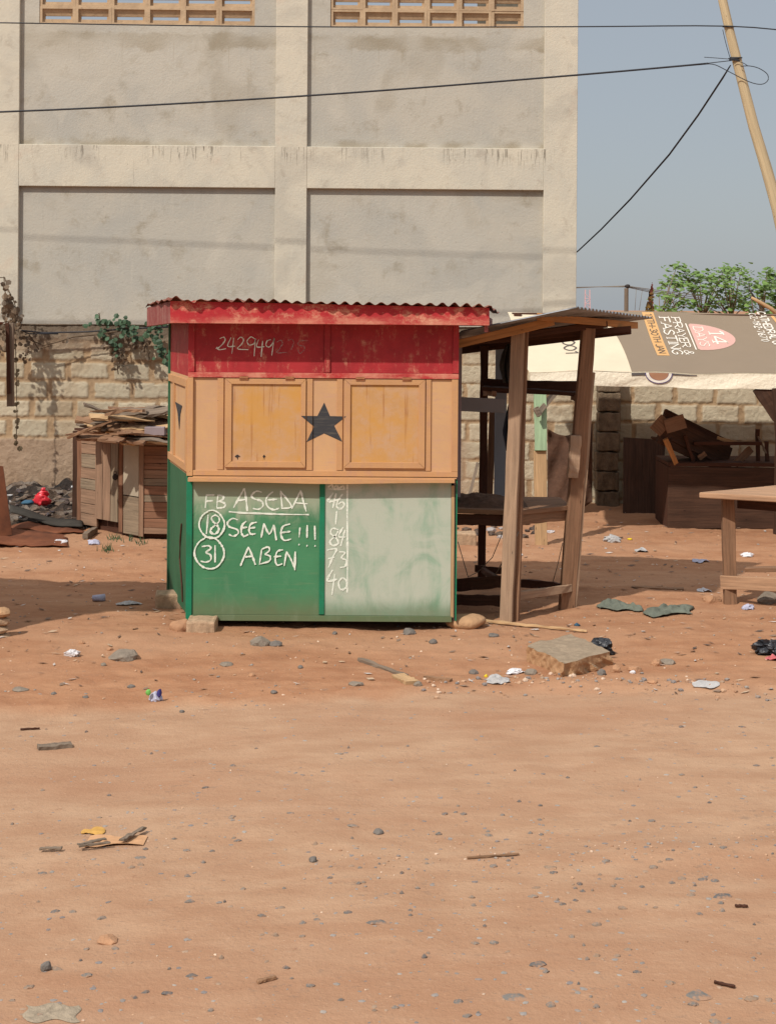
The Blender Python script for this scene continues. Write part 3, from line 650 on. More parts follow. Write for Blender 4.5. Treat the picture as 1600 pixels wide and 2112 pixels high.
for x0, x1, o_ in ((600, 630, .020), (632, 644, .010), (644, 694, 0), (694, 706, .010), (709, 730, .020)): starpiece(x0, x1, o_)
m.build('painted_star', MAT['star'], kiosk)
# red band
for x0, x1 in ((400, 667), (680, 932)):
    m = MB(); fr(m, x0, 655, x1, 767, 0, .02); m.build('upper_panel', MAT['red'], kiosk)
for x0, x1 in ((387, 400), (667.5, 679.5), (932.5, 945)):
    m = MB(); fr(m, x0, 655, x1, 766.5, .012, .035, 'z'); m.build('upper_post', MAT['red'], kiosk, bevel=.002)
m = MB(); fr(m, 387, 767.5, 945, 778, .014, .03); m.build('upper_rail', MAT['fascia'], kiosk, bevel=.002)
# roof
RF, RB = 10.04, 11.45
fl_t, fl_b = at(351, 620, RF), at(351, 666, RF); fr_t, fr_b = at(1009, 634, RF), at(1009, 671, RF)
bl_t, bl_b = at(303, 634, RB), at(303, 673, RB); br_t = Vector((.78, RB, bl_t.z-.02))
roof = thing('roof', (0, 0, 0), None, None); roof.parent = kiosk; roof['_o'] = kO
for k_ in ('label', 'category'):
    if k_ in roof: del roof[k_]
def rb(a, b, c, d, th, nm, mat):
    m = MB(); m.hexa([a, b, b+th, a+th, d, c, c+th, d+th]); o = sub(roof, m, nm, MAT[mat], kO, bevel=.002); return o
th = Vector((0, .022, 0)); rb(fl_b, fr_b, fr_t, fl_t, th, 'fascia_board', 'fascia')
th = Vector((.022, 0, 0)); tag(rb(bl_b+Vector((0, .0, 0)), fl_b+Vector((0, .026, 0)), fl_t+Vector((0, .026, 0)), bl_t, th, 'fascia_board', 'fascia_side'), 'faded pink side board')
m = MB(); m.hexa([Vector((.60, RF+.03, 1.90)), Vector((.62, RF+.03, 1.90)), Vector((.74, RB, 1.87)), Vector((.72, RB, 1.87)), Vector((.60, RF+.03, 2.0)), Vector((.62, RF+.03, 2.0)), Vector((.74, RB, 1.97)), Vector((.72, RB, 1.97))]); sub(roof, m, 'fascia_board', MAT['fascia_side'], kO)
m = MB()
for yy in (10.25, 10.85, 11.3): m.box(-1.28, yy, 1.935, .62, yy+.05, 1.98)
sub(roof, m, 'rafter', MAT['w_dark'], kO)
m = MB()
def rs(u, v):
    x_l = fl_t.x-.012+(bl_t.x-fl_t.x)*v; x_r = fr_t.x+.012+(br_t.x-fr_t.x)*v; x = x_l+(x_r-x_l)*u
    zf = fl_t.z+(fr_t.z-fl_t.z)*u; zb_ = bl_t.z+(br_t.z-bl_t.z)*u; z = zf+(zb_-zf)*v+.012
    am = .0095*(.7+.9*float(vn(np.array([u*9]), np.array([1.0]), 81)+.3)); z += am*math.sin(2*math.pi*(x+1.4)/.0745+1.3*float(vn(np.array([u*6]), np.array([3.0]), 4)))
    z += .010*float(vn(np.array([u*7]), np.array([v*3]), 12))
    yy = RF-.045+(RB+.05-RF)*v+.02*float(vn(np.array([u*14]), np.array([2.0]), 84))*(1-v)
    if u < .09: z += .012*math.sin(u*60)*(1-v)-.0*u
    if u > .985: z -= (u-.985)*.9
    return (x, yy, z)
m.grid(rs, 300, 8); tag(sub(roof, m, 'corrugated_sheet', MAT['rust'], kO, smooth=True, solid=.002), 'rusty corrugated iron sheet')
# chalk
def resample(pts, n=5):
    if len(pts) < 3: return [(pts[0][0]+(pts[1][0]-pts[0][0])*i/5, pts[0][1]+(pts[1][1]-pts[0][1])*i/5) for i in range(6)]
    o = []
    for i in range(len(pts)-1):
        p0, p1, p2, p3 = pts[max(i-1, 0)], pts[i], pts[i+1], pts[min(i+2, len(pts)-1)]
        for k in range(n):
            t = k/n; o.append(tuple(.5*((2*p1[j])+(-p0[j]+p2[j])*t+(2*p0[j]-5*p1[j]+4*p2[j]-p3[j])*t*t+(-p0[j]+3*p1[j]-3*p2[j]+p3[j])*t**3) for j in (0, 1)))
    o.append(pts[-1]); return o
def ribbon(m, pts, wd, fn, off, jit=.0):
    n = len(pts); b = len(m.v)
    for i, p in enumerate(pts):
        a, c = pts[max(i-1, 0)], pts[min(i+1, n-1)]; dx_, dy_ = c[0]-a[0], c[1]-a[1]; L = math.hypot(dx_, dy_) or 1
        ww = wd/2*(1+random.uniform(-jit, jit))*(1 if not jit else (.55+.45*min(1, 3.5*i/n+.25))*(.65+.35*min(1, 3.5*(n-1-i)/n+.1))*(1+.22*math.sin(i*.9+p[0]))); nx_, ny_ = -dy_/L*ww, dx_/L*ww
        m.v.append(tuple(fn(p[0]+nx_, p[1]+ny_, off))); m.v.append(tuple(fn(p[0]-nx_, p[1]-ny_, off)))
    for i in range(n-1): q = b+2*i; m.face([q, q+1, q+3, q+2])
def ell(cx, cy, rx, ry, s=-1.9): return [(cx+rx*math.cos(s+i*.42)*(1+.03*math.sin(i*1.7)), cy+ry*math.sin(s+i*.42)*(1+.03*math.cos(i))) for i in range(16)]
def chalk(strokes, ox, oy, sc_, wd, mat, out, nm='chalk_writing', lab=None):
    m = MB()
    for k, s_ in enumerate(strokes):
        pts = resample([(ox+x/sc_, oy+y/sc_) for x, y in s_])
        ribbon(m, pts, wd, lambda x, y, o_: at(x, y, YK-out-o_), .0012+.00012*k, .28)
    return tag(m.build(nm, MAT[mat], kiosk), lab)
S1 = [[(445, 300), (435, 412)], [(440, 300), (515, 298)], [(440, 352), (500, 348)], [(545, 300), (535, 412)], [(540, 300), (590, 308), (585, 338), (548, 352)], [(548, 352), (605, 372), (597, 405), (535, 412)],
      [(680, 410), (728, 322), (775, 240)], [(775, 240), (790, 340), (800, 440)], [(705, 347), (800, 335)], [(925, 275), (880, 265), (838, 300), (855, 330), (920, 350), (937, 390), (900, 422), (848, 415)],
      [(1025, 270), (985, 300), (962, 345), (978, 400), (1030, 427), (1075, 412)], [(975, 342), (1060, 335)], [(1090, 262), (1102, 410)], [(1085, 262), (1140, 330), (1182, 402), (1095, 415)],
      [(1185, 420), (1225, 340), (1265, 258)], [(1265, 258), (1285, 350), (1312, 442)], [(1205, 365), (1325, 376)], [(640, 443), (760, 454), (900, 458), (1100, 466), (1335, 469)],
      [(460, 470), (445, 637)], [(552, 490), (520, 474), (488, 497), (505, 532), (538, 562), (552, 602), (520, 637), (485, 625), (484, 595), (522, 560), (557, 525), (552, 490)],
      [(405, 747), (465, 740), (482, 765), (440, 797), (480, 820), (482, 862), (440, 882), (395, 873)], [(520, 735), (520, 885)],
      [(717, 515), (670, 503), (628, 540), (645, 575), (710, 598), (722, 630), (680, 657), (640, 640)], [(792, 525), (757, 560), (748, 620), (770, 657), (810, 640)], [(752, 585), (800, 578)],
      [(882, 535), (832, 550), (815, 600), (830, 637), (872, 635)], [(815, 588), (870, 580)], [(920, 670), (945, 545)], [(945, 545), (990, 637), (1030, 558)], [(1030, 558), (1052, 692)],
      [(1172, 550), (1110, 572), (1092, 640), (1120, 692), (1182, 680)], [(1100, 625), (1175, 615)], [(1257, 580), (1250, 667)], [(1320, 560), (1318, 672)], [(1385, 565), (1388, 687)],
      [(1244, 728), (1254, 732)], [(1313, 738), (1323, 742)], [(1383, 740), (1393, 742)],
      [(740, 915), (775, 830), (810, 750)], [(810, 750), (842, 825), (870, 905)], [(780, 837), (845, 830)], [(925, 770), (905, 905)], [(925, 770), (978, 750), (992, 780), (950, 815)], [(950, 815), (998, 832), (990, 872), (915, 897)],
      [(1110, 775), (1060, 790), (1043, 860), (1060, 907), (1105, 895)], [(1030, 835), (1095, 830)], [(1120, 915), (1140, 790)], [(1140, 790), (1180, 860), (1212, 940)], [(1216, 790), (1212, 952)]]
S1 += [ell(492, 555, 108, 122), ell(470, 803, 126, 138)]
chalk(S1, 320, 950, 4.2105, 3.7, 'chalk', 0, lab='chalk words FB ASEDA, SEE ME and ABEN with circled 18 and 31')
S2 = [[(350, 175), (349, 400), (351, 700), (349, 990)], [(205, 200), (235, 180), (245, 208), (270, 182), (282, 208), (318, 190), (325, 210)], [(200, 213), (335, 216)],
      [(245, 240), (205, 302), (255, 300), (300, 285)], [(266, 245), (240, 357)], [(315, 250), (280, 300), (270, 345), (300, 362), (328, 332), (310, 310), (280, 328)], [(270, 377), (262, 480)],
      [(285, 520), (240, 508), (225, 545), (265, 580), (282, 620), (240, 637), (220, 605), (260, 565), (285, 520)], [(318, 500), (285, 567), (338, 573)], [(332, 520), (300, 642)],
      [(198, 672), (267, 664), (235, 735), (210, 802)], [(205, 737), (252, 725)], [(290, 685), (332, 690), (305, 730), (342, 747), (335, 792), (295, 802)],
      [(240, 820), (198, 902), (272, 890)], [(256, 850), (235, 1007)], [(312, 878), (284, 915), (300, 967), (342, 950), (342, 900), (312, 878)]]
chalk(S2, 620, 950, 3.636, 3.9, 'chalk', 0, lab='chalk column of numbers 46, 1, 84, 73 and 40')
S3 = [[(630, 492), (642, 478)], [(660, 412), (690, 400), (702, 422), (680, 457), (643, 492), (667, 498), (710, 490)], [(750, 402), (722, 470), (782, 470)], [(770, 405), (755, 530)], [(798, 422), (825, 400), (847, 422), (830, 457), (800, 492), (885, 498)],
      [(935, 415), (905, 398), (875, 430), (892, 462), (932, 448), (942, 410), (935, 480), (930, 550)], [(965, 420), (950, 475), (1010, 475)], [(997, 430), (985, 555)], [(1062, 420), (1033, 430), (1023, 465), (1050, 477), (1080, 440), (1087, 410), (1068, 545)]]
chalk(S3, 280, 590, 3.81, 2.1, 'chalk', 0, lab='chalk number 242949 on the red band')
S4 = [[(1108, 440), (1140, 425), (1152, 450), (1130, 490), (1108, 522), (1190, 520)], [(1195, 425), (1225, 418), (1242, 440), (1232, 470), (1220, 500)], [(1352, 428), (1290, 430), (1275, 462), (1320, 472), (1322, 500), (1290, 527), (1273, 500)]]
chalk(S4, 280, 590, 3.81, 1.9, 'chalk_faint', 0, lab='faint chalk digits 2, 9 and 5')

# supports under the kiosk (each its own thing)
def block(px, py, w, d, h, mat, name, label, cat, rz=0, j=.006, lift=0):
    p = G(px, py); m = MB(); c = Vector((math.cos(rz), math.sin(rz), 0))*w/2
    z = p.z+h/2-.012+lift; cen = Vector((p.x, p.y+d/2, z))
    m.beam(cen-c, cen+c, d, h, n=6, j=j); return tag(m.build(name, MAT[mat], bevel=min(.014, h*.2), smooth=False), label, cat)
block(413, 1306, .18, .2, .085, 'cement_block', 'cement_block', 'small rough cement block under the front left corner of the kiosk', 'block')
m = MB(); p = at(349, 1262, 10.9); m.beam((p.x-.09, 10.88, .055), (p.x+.09, 10.9, .055), .2, .125, n=5, j=.006); tag(m.build('cement_block', MAT['cement_block'], bevel=.014), 'worn cement block behind the kiosk corner, under its left side wall', 'block')
m = MB(); p = G(370, 1302); m.stone((p.x, p.y+.06, .045), (.15, .14, .13), 3, .3); tag(m.build('stone', MAT['stone_tan'], smooth=True), 'rounded earthy stone packed beside the small cement block under the kiosk', 'stone')
m = MB(); p = G(962, 1300); m.stone((p.x, p.y+.12, .045), (.27, .22, .12), 3, .12); tag(m.build('clay_block', MAT['clay_block'], smooth=True, bevel=0), 'rounded clay block under the right corner of the kiosk', 'block')
# far supports so the kiosk does not float
for x_ in (-1.35, .3): m = MB(); m.beam((x_-.1, 11.1, .03), (x_+.1, 11.1, .03), .18, .085, n=4, j=.006); tag(m.build('cement_block', MAT['cement_block'], bevel=.012), 'cement block in the dark under the back edge of the kiosk', 'block', 'blocks hidden under the back of the kiosk')

# ================================================================== RIGHT-HAND STALL
sO = (.95, 11.0, 0)
stall = thing('wooden_stall', sO, 'open timber stall with zinc roof and work table, right of the kiosk', 'stall')
def bm_(nm, p0, p1, w_, t_, mat='w_post', up=(0, 1, 0), n=9, j=.0038, **k): m = MB(); m.beam(p0, p1, w_, t_, up, n, j, taper=random.uniform(.9, 1.02), bow=random.uniform(-.008, .008)); return m.build(nm, MAT[mat], stall, bevel=.003)
pa0, pa1 = G(1050, 1281), at(1069, 682, 10.5)
bm_('post', pa0+Vector((-.02, 0, -.02)), pa1, .085, .06, 'w_post', up=(0.3, 1, 0))
bm_('post', pa0+Vector((.045, .03, -.02)), pa1+Vector((.045, .035, .0)), .04, .05, 'w_brown', up=(.3, 1, 0))
pb0, pb1 = G(1168, 1256), at(1213, 676, 10.9)
bm_('post', pb0+Vector((0, .01, -.02)), pb1, .10, .055, 'w_brown', up=(-.2, 1, 0))
pbm = pb0+(pb1-pb0)*.47; bm_('post', pbm+Vector((-.035, -.05, -.0)), pb0+(pb1-pb0)*.62+Vector((-.035, -.05, 0)), .075, .03, 'w_post', up=(-.2, 1, 0))  # short pale piece over the post, its lightness standing in for a sun patch
bm_('post', pb0+Vector((.045, .03, -.02)), pb1+Vector((.03, .04, -.3)), .035, .06, 'w_post', up=(-.2, 1, 0))
pc0, pc1 = at(993, 1215, 11.6), at(999, 712, 11.6); pc0.z = 0
bm_('post', pc0, pc1, .055, .055, 'w_dark')
pd0 = Vector((1.50, 11.75, 0)); bm_('post', G(1172, 1215)*0+Vector((1.36, 11.7, 0)), Vector((1.40, 11.7, .68)), .05, .05, 'w_dark')
# table
tz = .685; TP = [(.44, 10.72), (.86, 10.64), (1.27, 10.98), (1.22, 11.42), (.44, 11.5)]
m = MB()
for i in range(4):
    a, b = i/4, (i+1)/4-.006
    def L(t): return Vector((.44+.01*i, 10.72+(11.5-10.72)*t, tz+.003*i))
    def Rr(t): return Vector((1.24-.03*abs(t-.4), 10.92+(11.42-10.92)*t, tz))
    def Mi(t): return Vector((.86, 10.66+(11.46-10.66)*t, tz-.004))
    for f0, f1 in ((L, Mi), (Mi, Rr)): m.hexa([f0(a), f1(a), f1(b), f0(b), f0(a)+Vector((0, 0, .03)), f1(a)+Vector((0, 0, .03)), f1(b)+Vector((0, 0, .03)), f0(b)+Vector((0, 0, .03))])
m.build('table_top', MAT['w_brown'], stall, bevel=.002)
bm_('apron', (.44, 10.76, tz-.045), (.84, 10.70, tz-.045), .02, .075, 'w_dark', (0, 0, 1))
bm_('apron', (.88, 10.69, tz-.04), (1.24, 10.97, tz-.04), .02, .07, 'w_brown', (0, 0, 1))
bm_('apron', (.5, 11.45, tz-.045), (1.3, 11.42, tz-.045), .02, .07, 'w_dark', (0, 0, 1))
bm_('stretcher', at(940, 1207, 10.95), at(1036, 1199, 10.75), .03, .085, 'w_dark', (0, 0, 1))
bm_('stretcher', at(940, 1237, 10.85), at(1040, 1240, 10.7), .03, .07, 'w_dark', (0, 0, 1))
bm_('stretcher', at(980, 1172, 11.55), at(1052, 1178, 11.45), .03, .05, 'w_dark', (0, 0, 1))
bm_('stretcher', at(1068, 1203, 11.5), at(1162, 1212, 11.35), .03, .055, 'w_dark', (0, 0, 1))
bm_('stretcher', at(1070, 1229, 10.62), at(1178, 1213, 10.92), .02, .055, 'w_post', (0, 0, 1))
bm_('stretcher', at(1062, 1216, 10.7), at(995, 1176, 11.5), .03, .04, 'w_dark', (0, 0, 1))
# shelf
bm_('shelf', at(996, 800, 11.45), at(1188, 812, 11.35), .20, .028, 'w_dark', (0, 0, 1))
bm_('shelf_back', at(996, 794, 11.58), at(1192, 800, 11.5), .02, .095, 'w_dark', (0, 0, 1))
bm_('shelf_bearer', at(1183, 818, 11.4), at(1205, 818, 10.95), .04, .045, 'w_brown', (0, 0, 1))
bm_('shelf_bearer', at(998, 810, 11.6), at(1020, 812, 11.3), .03, .04, 'w_brown', (0, 0, 1))
# roof of stall
R1, R2 = at(1190, 634, 10.0), at(1345, 655, 11.6); L1, L2 = Vector((.47, 10.32, at(962, 684, 10.3).z)), Vector((.47, 12.0, 1.80))
sroof = thing('roof', (0, 0, 0), None, None); sroof.parent = stall
m = MB()
def sr2(u, v):
    a = L1.lerp(R1, u); b = L2.lerp(R2, u); p = a.lerp(b, v); return (p.x, p.y, p.z+.008*math.sin(v*1.72/.076*2*math.pi))
m.grid(sr2, 8, 230); sub(sroof, m, 'corrugated_sheet', MAT['zinc'], sO, smooth=True, solid=.0012)
def rbm(p0, p1, w_, t_, mat): m = MB(); m.beam(p0, p1, w_, t_, (0, 0, 1), 5, .002); sub(sroof, m, 'rafter', MAT[mat], sO, bevel=.002)
dn = Vector((0, 0, -.05))
rbm(at(945, 709, 10.42), at(1142, 662, 10.34), .035, .055, 'w_orange')
rbm(at(1112, 653, 10.2), at(1310, 671, 11.35), .04, .045, 'w_orange')
rbm(at(945, 722, 11.7), at(1300, 680, 11.3), .04, .06, 'w_dark')
rbm(at(1000, 700, 10.6), at(1250, 668, 10.95), .04, .045, 'w_dark')
rbm(at(960, 706, 10.95), at(1300, 678, 11.1), .04, .04, 'w_dark')
# things on / in the stall
m = MB()
def mudf(u, v):
    x = .45+u*.50; y = 10.78+v*.62; r = math.hypot((u-.35)/.62, (v-.5)/.5)
    h = max(0, 1-r*r)*.055*(1+.6*float(fbm(np.array([u*6]), np.array([v*6]), 21, 3))); return (x, y, tz+.029+h+.006*float(vn(np.array([u*40]), np.array([v*40]), 5))*(r < 1))
m.grid(mudf, 50, 40); tag(m.build('mud_heap', MAT['mud'], smooth=True), 'low heap of dried brown mud spread on the stall table', 'mud')
m = MB(); m.beam(at(944, 833, 10.9), at(1041, 837, 10.9), .02, .095, (0, 0, 1), 3, .0005); m.build('grey_crossboard', MAT['grey_paint'], stall, bevel=.002)
bp0 = at(1030, 1040, 11.9); bp1 = at(1034, 700, 11.9)
m = MB(); m.beam(bp0, bp1, .085, .03, (0, 1, 0), 4, .0005); tag(m.build('leaning_board', MAT['bluegrey'], bevel=.002), 'long pale blue grey board standing upright on the stall table', 'board')
m = MB(); m.beam(at(1008, 1040, 11.95), at(1016, 850, 11.95), .05, .02, (0, 1, 0), 4, .001); tag(m.build('leaning_board', MAT['w_brown'], bevel=.002), 'narrow brown board beside the blue grey board on the stall table', 'board')
m = MB(); m.beam(at(948, 690, 10.9), at(945, 1025, 10.9), .03, .02, (0, 1, 0), 4, .0005); m.build('mauve_strip', MAT['mauve'], stall)
def cloth(nm, pts, depth, mat, label, cat, Y, amp=.02, parent=None):
    # hanging cloth: polygon outline filled as folded sheet between left and right edges
    m = MB(); n_ = len(pts)
    def f(u, v):
        t = v*(n_-1); i = min(int(t), n_-2); k = t-i; l = pts[i]; r = pts[i+1]
        xl = l[0]+(r[0]-l[0])*k; xr = l[1]+(r[1]-l[1])*k; y = l[2]+(r[2]-l[2])*k
        return at(xl+(xr-xl)*u, y, Y+amp*math.sin(u*14+v*3)+amp*.5*math.sin(u*31+1))
    m.grid(f, 20, 14); o = m.build(nm, MAT[mat], parent, smooth=True, solid=.003); return tag(o, label, cat) if parent is None else o
cloth('hanging_cloth', [(1046, 1052, 708), (1034, 1056, 730), (1029, 1056, 755), (1038, 1056, 790)], 0, 'dark_cloth', 'dark grey cloth hanging behind the left post of the stall', 'cloth', 11.3)
cloth('hanging_cloth', [(1050, 1056, 828), (1042, 1056, 860), (1036, 1056, 890), (1044, 1054, 930)], 0, 'navy_cloth', 'dark navy cloth hanging low behind the left post of the stall', 'cloth', 11.4)
m = MB(); m.tube([at(1072, 1068, 10.55), at(1070, 1095, 10.52), at(1055, 1130, 10.5), at(1036, 1160, 10.6), at(1022, 1185, 10.9)], .004, 5)
m.tube([at(1040, 1090, 10.9), at(1015, 1150, 11), at(985, 1180, 11.1), at(965, 1190, 11.1), at(944, 1118, 10.8)], .003, 5)
m.tube([at(1160, 1120, 11.2), at(1150, 1165, 11.2), at(1140, 1200, 11.3)], .003, 5); tag(m.build('loose_wire', MAT['wire'], smooth=True), 'thin loose wire looped through the lower frame of the stall', 'wire')
m = MB(); m.beam(G(1000, 1284)+Vector((0, 0, .012)), G(1210, 1306)+Vector((0, 0, .012)), .022, .018, n=12, j=.004, taper=.6); tag(m.build('split_stick', MAT['w_pale'], bevel=.002), 'long split pale stick lying at the foot of the stall', 'stick')

# ================================================================== BANNER CANOPY
canO = (2.8, 15, 0)
can = thing('banner_canopy', canO, 'cream and brown printed vinyl banner stretched as a sloping awning before the block wall', 'awning')
TY, TZ, BY, BZ, HZ = 15.67, 2.01, 14.3, 1.485, 1.355
Ls = math.hypot(TY-BY, TZ-BZ)
def cs(X_, s_, off=0):             # point on the banner: X, distance down the slope
    v = s_/Ls; t = X_
    sg = -.035*math.sin(math.pi*min(max(v, 0), 1))+.010*math.sin(t*3.1+v*2)+.006*math.sin(t*9+v*5)*v
    nrm = Vector((0, -(TZ-BZ)/Ls, (TY-BY)/Ls))
    tilt = -.008*(t-1.2)
    return Vector((t, TY-(TY-BY)*v, TZ-(TZ-BZ)*v+tilt*0))+nrm*(sg+off)
def cp(px, py):                    # (X, s) of the place on the banner seen at a pixel
    d = at(px, py, 1.0)-Vector((0, 0, CH)); nrm = Vector((0, -(TZ-BZ), (TY-BY))).normalized(); p0 = Vector((0, TY, TZ))
    t = (p0-Vector((0, 0, CH))).dot(nrm)/d.dot(nrm); p = Vector((0, 0, CH))+d*t; return p.x, (TY-p.y)/(TY-BY)*Ls
xe = 6.2
def edge_l(s_): return 1.16+.09*s_/Ls+.01*math.sin(s_*9)
m = MB(); m.grid(lambda u, v: cs(edge_l(v*Ls)+(xe-edge_l(v*Ls))*u, v*Ls), 120, 24)
sheet = m.build('banner_sheet', MAT['b_cream'], can, smooth=True)
def hem(u, v):
    X_ = 1.26+(xe-1.26)*u; p = cs(X_, Ls)
    dz = (BZ-HZ)*(1+.05*math.sin(X_*2))*v; wr = .014*math.sin(X_*4+v*2)*v+.003*math.sin(X_*17+v*7)*v
    return (X_, p.y-.012-wr-.02*v, p.z-dz-.004)
m = MB(); m.grid(hem, 240, 12); hemo = m.build('banner_hem', MAT['b_hem'], can, smooth=True)
def hp(X_, s_, off): u = (X_-1.26)/(xe-1.26); p = Vector(hem(u, s_)); return p+Vector((0, -off, 0))
# brown print with curved left edge
def bl(s_): k = s_/Ls; return cp(1302, 768)[0]-.02-(1-k)*.02-.16*(1-k)**2*1.0
xb0 = cp(1302, 766)[0]; xbt = cp(1266, 684)
def bl(s_):
    k = s_/Ls; return xb0-(1-k)*.10+.05*math.sin(k*math.pi)
m = MB(); m.grid(lambda u, v: cs(bl(v*Ls)+(xe-.01-bl(v*Ls))*u, v*Ls*.995, .0025), 110, 24); sub(sheet, m, 'brown_print', MAT['b_brown'], canO, smooth=True)
FONT = {'P': ([[(0, 0), (0, 1)], [(0, 1), (.46, 1), (.68, .86), (.68, .6), (.46, .44), (0, .44)]], .78), 'R': ([[(0, 0), (0, 1)], [(0, 1), (.46, 1), (.68, .86), (.68, .62), (.46, .48), (0, .48)], [(.32, .48), (.72, 0)]], .82),
 'A': ([[(0, 0), (.36, 1)], [(.36, 1), (.72, 0)], [(.14, .36), (.58, .36)]], .8), 'Y': ([[(0, 1), (.34, .5)], [(.68, 1), (.34, .5)], [(.34, .5), (.34, 0)]], .76),
 'E': ([[(0, 0), (0, 1)], [(0, 1), (.56, 1)], [(0, .52), (.44, .52)], [(0, 0), (.56, 0)]], .66), 'F': ([[(0, 0), (0, 1)], [(0, 1), (.56, 1)], [(0, .52), (.44, .52)]], .64),
 'S': ([[(.58, .84), (.3, 1), (.04, .78), (.3, .52), (.58, .26), (.3, 0), (0, .16)]], .68), 'T': ([[(.34, 0), (.34, 1)], [(0, 1), (.68, 1)]], .74), 'I': ([[(.1, 0), (.1, 1)]], .3),
 'N': ([[(0, 0), (0, 1)], [(0, 1), (.6, 0)], [(.6, 0), (.6, 1)]], .74), 'G': ([[(.6, .82), (.32, 1), (.02, .7), (.02, .3), (.32, 0), (.6, .18), (.6, .44)], [(.6, .44), (.36, .44)]], .74),
 '&': ([[(.7, 0), (.2, .72), (.26, 1), (.46, .92), (.4, .66), (.06, .36), (.1, .04), (.36, 0), (.66, .42)]], .84), 'D': ([[(0, 0), (0, 1)], [(0, 1), (.38, .96), (.6, .6), (.6, .4), (.38, .04), (0, 0)]], .74),
 'H': ([[(0, 0), (0, 1)], [(.6, 0), (.6, 1)], [(0, .5), (.6, .5)]], .74), 'J': ([[(.4, 1), (.4, .2), (.22, 0), (0, .14)]], .54), 'C': ([[(.6, .82), (.32, 1), (.02, .7), (.02, .3), (.32, 0), (.6, .18)]], .7),
 'L': ([[(0, 1), (0, 0)], [(0, 0), (.5, 0)]], .58), 'O': ([[(.32, 1), (.02, .7), (.02, .3), (.32, 0), (.62, .3), (.62, .7), (.32, 1)]], .76), 'Z': ([[(0, 1), (.56, 1), (0, 0), (.6, 0)]], .7),
 '0': ([[(.28, 1), (.02, .7), (.02, .3), (.28, 0), (.54, .3), (.54, .7), (.28, 1)]], .68), '1': ([[(.05, .8), (.26, 1)], [(.26, 1), (.26, 0)]], .46), '2': ([[(.02, .78), (.28, 1), (.52, .76), (.04, 0), (.56, 0)]], .68),
 '3': ([[(.04, .88), (.3, 1), (.5, .78), (.26, .54), (.54, .28), (.28, 0), (.02, .12)]], .68), '4': ([[(.42, 0), (.42, 1)], [(.42, 1), (0, .3)], [(0, .3), (.6, .3)]], .72), '6': ([[(.46, 1), (.08, .5), (.06, .2), (.3, 0), (.54, .24), (.3, .52), (.06, .34)]], .68),
 '7': ([[(0, 1), (.54, 1), (.16, 0)]], .64), '9': ([[(.1, 0), (.48, .5), (.5, .8), (.26, 1), (.02, .76), (.26, .48), (.5, .66)]], .68), '-': ([[(.04, .45), (.3, .45)]], .42), ')': ([[(.04, 1.1), (.24, .7), (.24, .3), (.04, -.1)]], .4), ' ': ([], .4), '.': ([[(.04, 0), (.1, .06)]], .26)}
SM = set('SGC03692&ODJ)')
def text(par, s_, x0, s0, h, length, mat, wd=.13, serif=False, nm='lettering', lab=None, surf=cs, off=.006):
    # letters run DOWN the slope; their tops face +X
    tot = sum(FONT[c][1] for c in s_)*h; k = length/tot; m = MB(); cur = 0; q = 0
    for c in s_:
        st, adv = FONT[c]
        for p in st:
            pts = resample(p, 4) if (c in SM and len(p) > 2) else p
            pp = [(x0+y*h, s0+(cur+x*h)*k) for x, y in pts]
            vert = len(p) == 2 and abs(p[0][0]-p[1][0]) < .01
            ribbon(m, pp, wd*h*(1.35 if serif and vert else 1), lambda a, b, o_: surf(a, b, o_), off+.0003*q); q = (q+1) % 9
            if serif and len(p) == 2 and abs(p[0][1]-p[1][1]) > .3:
                for e in p:
                    if e[1] in (0, 1): ribbon(m, [(x0+e[1]*h+(.03 if e[1] == 0 else -.03)*h, s0+(cur+(e[0]+d_)*h)*k) for d_ in (-.13, .13)], .06*h, lambda a, b, o_: surf(a, b, o_), off+.0003*9)
        cur += adv*h
    return tag(sub(par, m, nm, MAT[mat], canO), lab)
def line(par, s_, a, b, h, mat, **k):       # a, b: pixels of the start and end of the baseline
    (xa, sa), (xb, sb) = cp(*a), cp(*b); return text(par, s_, (xa+xb)/2, sa, h, sb-sa, mat, **k)
line(sheet, 'PRAYER &', (1384, 655), (1415, 727), .080, 'b_white', wd=.14, serif=True, lab='white words PRAYER &')
line(sheet, 'FASTING', (1357, 655), (1391, 728), .094, 'b_white', wd=.14, serif=True, lab='white word FASTING')
# orange strip
x0_, s0_ = cp(1349, 650); x1_, s1_ = cp(1374, 729)
xo = cp(1336, 670)[0]; xo1 = xo+.105
xo, so = cp(1356, 729); xo1 = cp(1381, 729)[0]
m = MB(); m.grid(lambda u, v: cs(xo+(xo1-xo)*u, .02+(so-.02)*v, .005), 2, 12); sub(sheet, m, 'orange_strip', MAT['b_orange'], canO)
text(sheet, '17TH-30TH JAN', xo+.022, .06, xo1-xo-.045, so-.10, 'b_dark', wd=.13, lab='dark date lettering TH-30TH JAN', off=.008)
# pink disc with 14 DAYS
xc0, sc0 = cp(1466, 691); m = MB(); b = 0
rx_ = .235; _, sA = cp(1440, 665); _, sB = cp(1470, 714); sm_, rs_ = (sA+sB)/2, (sB-sA)/2
pts = [(xc0-.17, sm_-rs_*.98), (xc0-.17, sm_+rs_*.98)]
xl0 = cp(1430, 690)[0]
arc = [(xl0, sm_+rs_*.9)]+[(xl0+.02+(.375)*math.sin(t), sm_+rs_*math.cos(t)) for t in [i*math.pi/20 for i in range(21)]]+[(xl0, sm_-rs_*.9)]
cenp = (xl0+.2, sm_)
for i in range(len(arc)):
    p, q = arc[i], arc[(i+1) % len(arc)]; b = len(m.v); m.v += [tuple(cs(*cenp, .0052)), tuple(cs(*p, .0052)), tuple(cs(*q, .0052))]; m.face([b, b+1, b+2])
sub(sheet, m, 'pink_disc', MAT['b_pink'], canO)
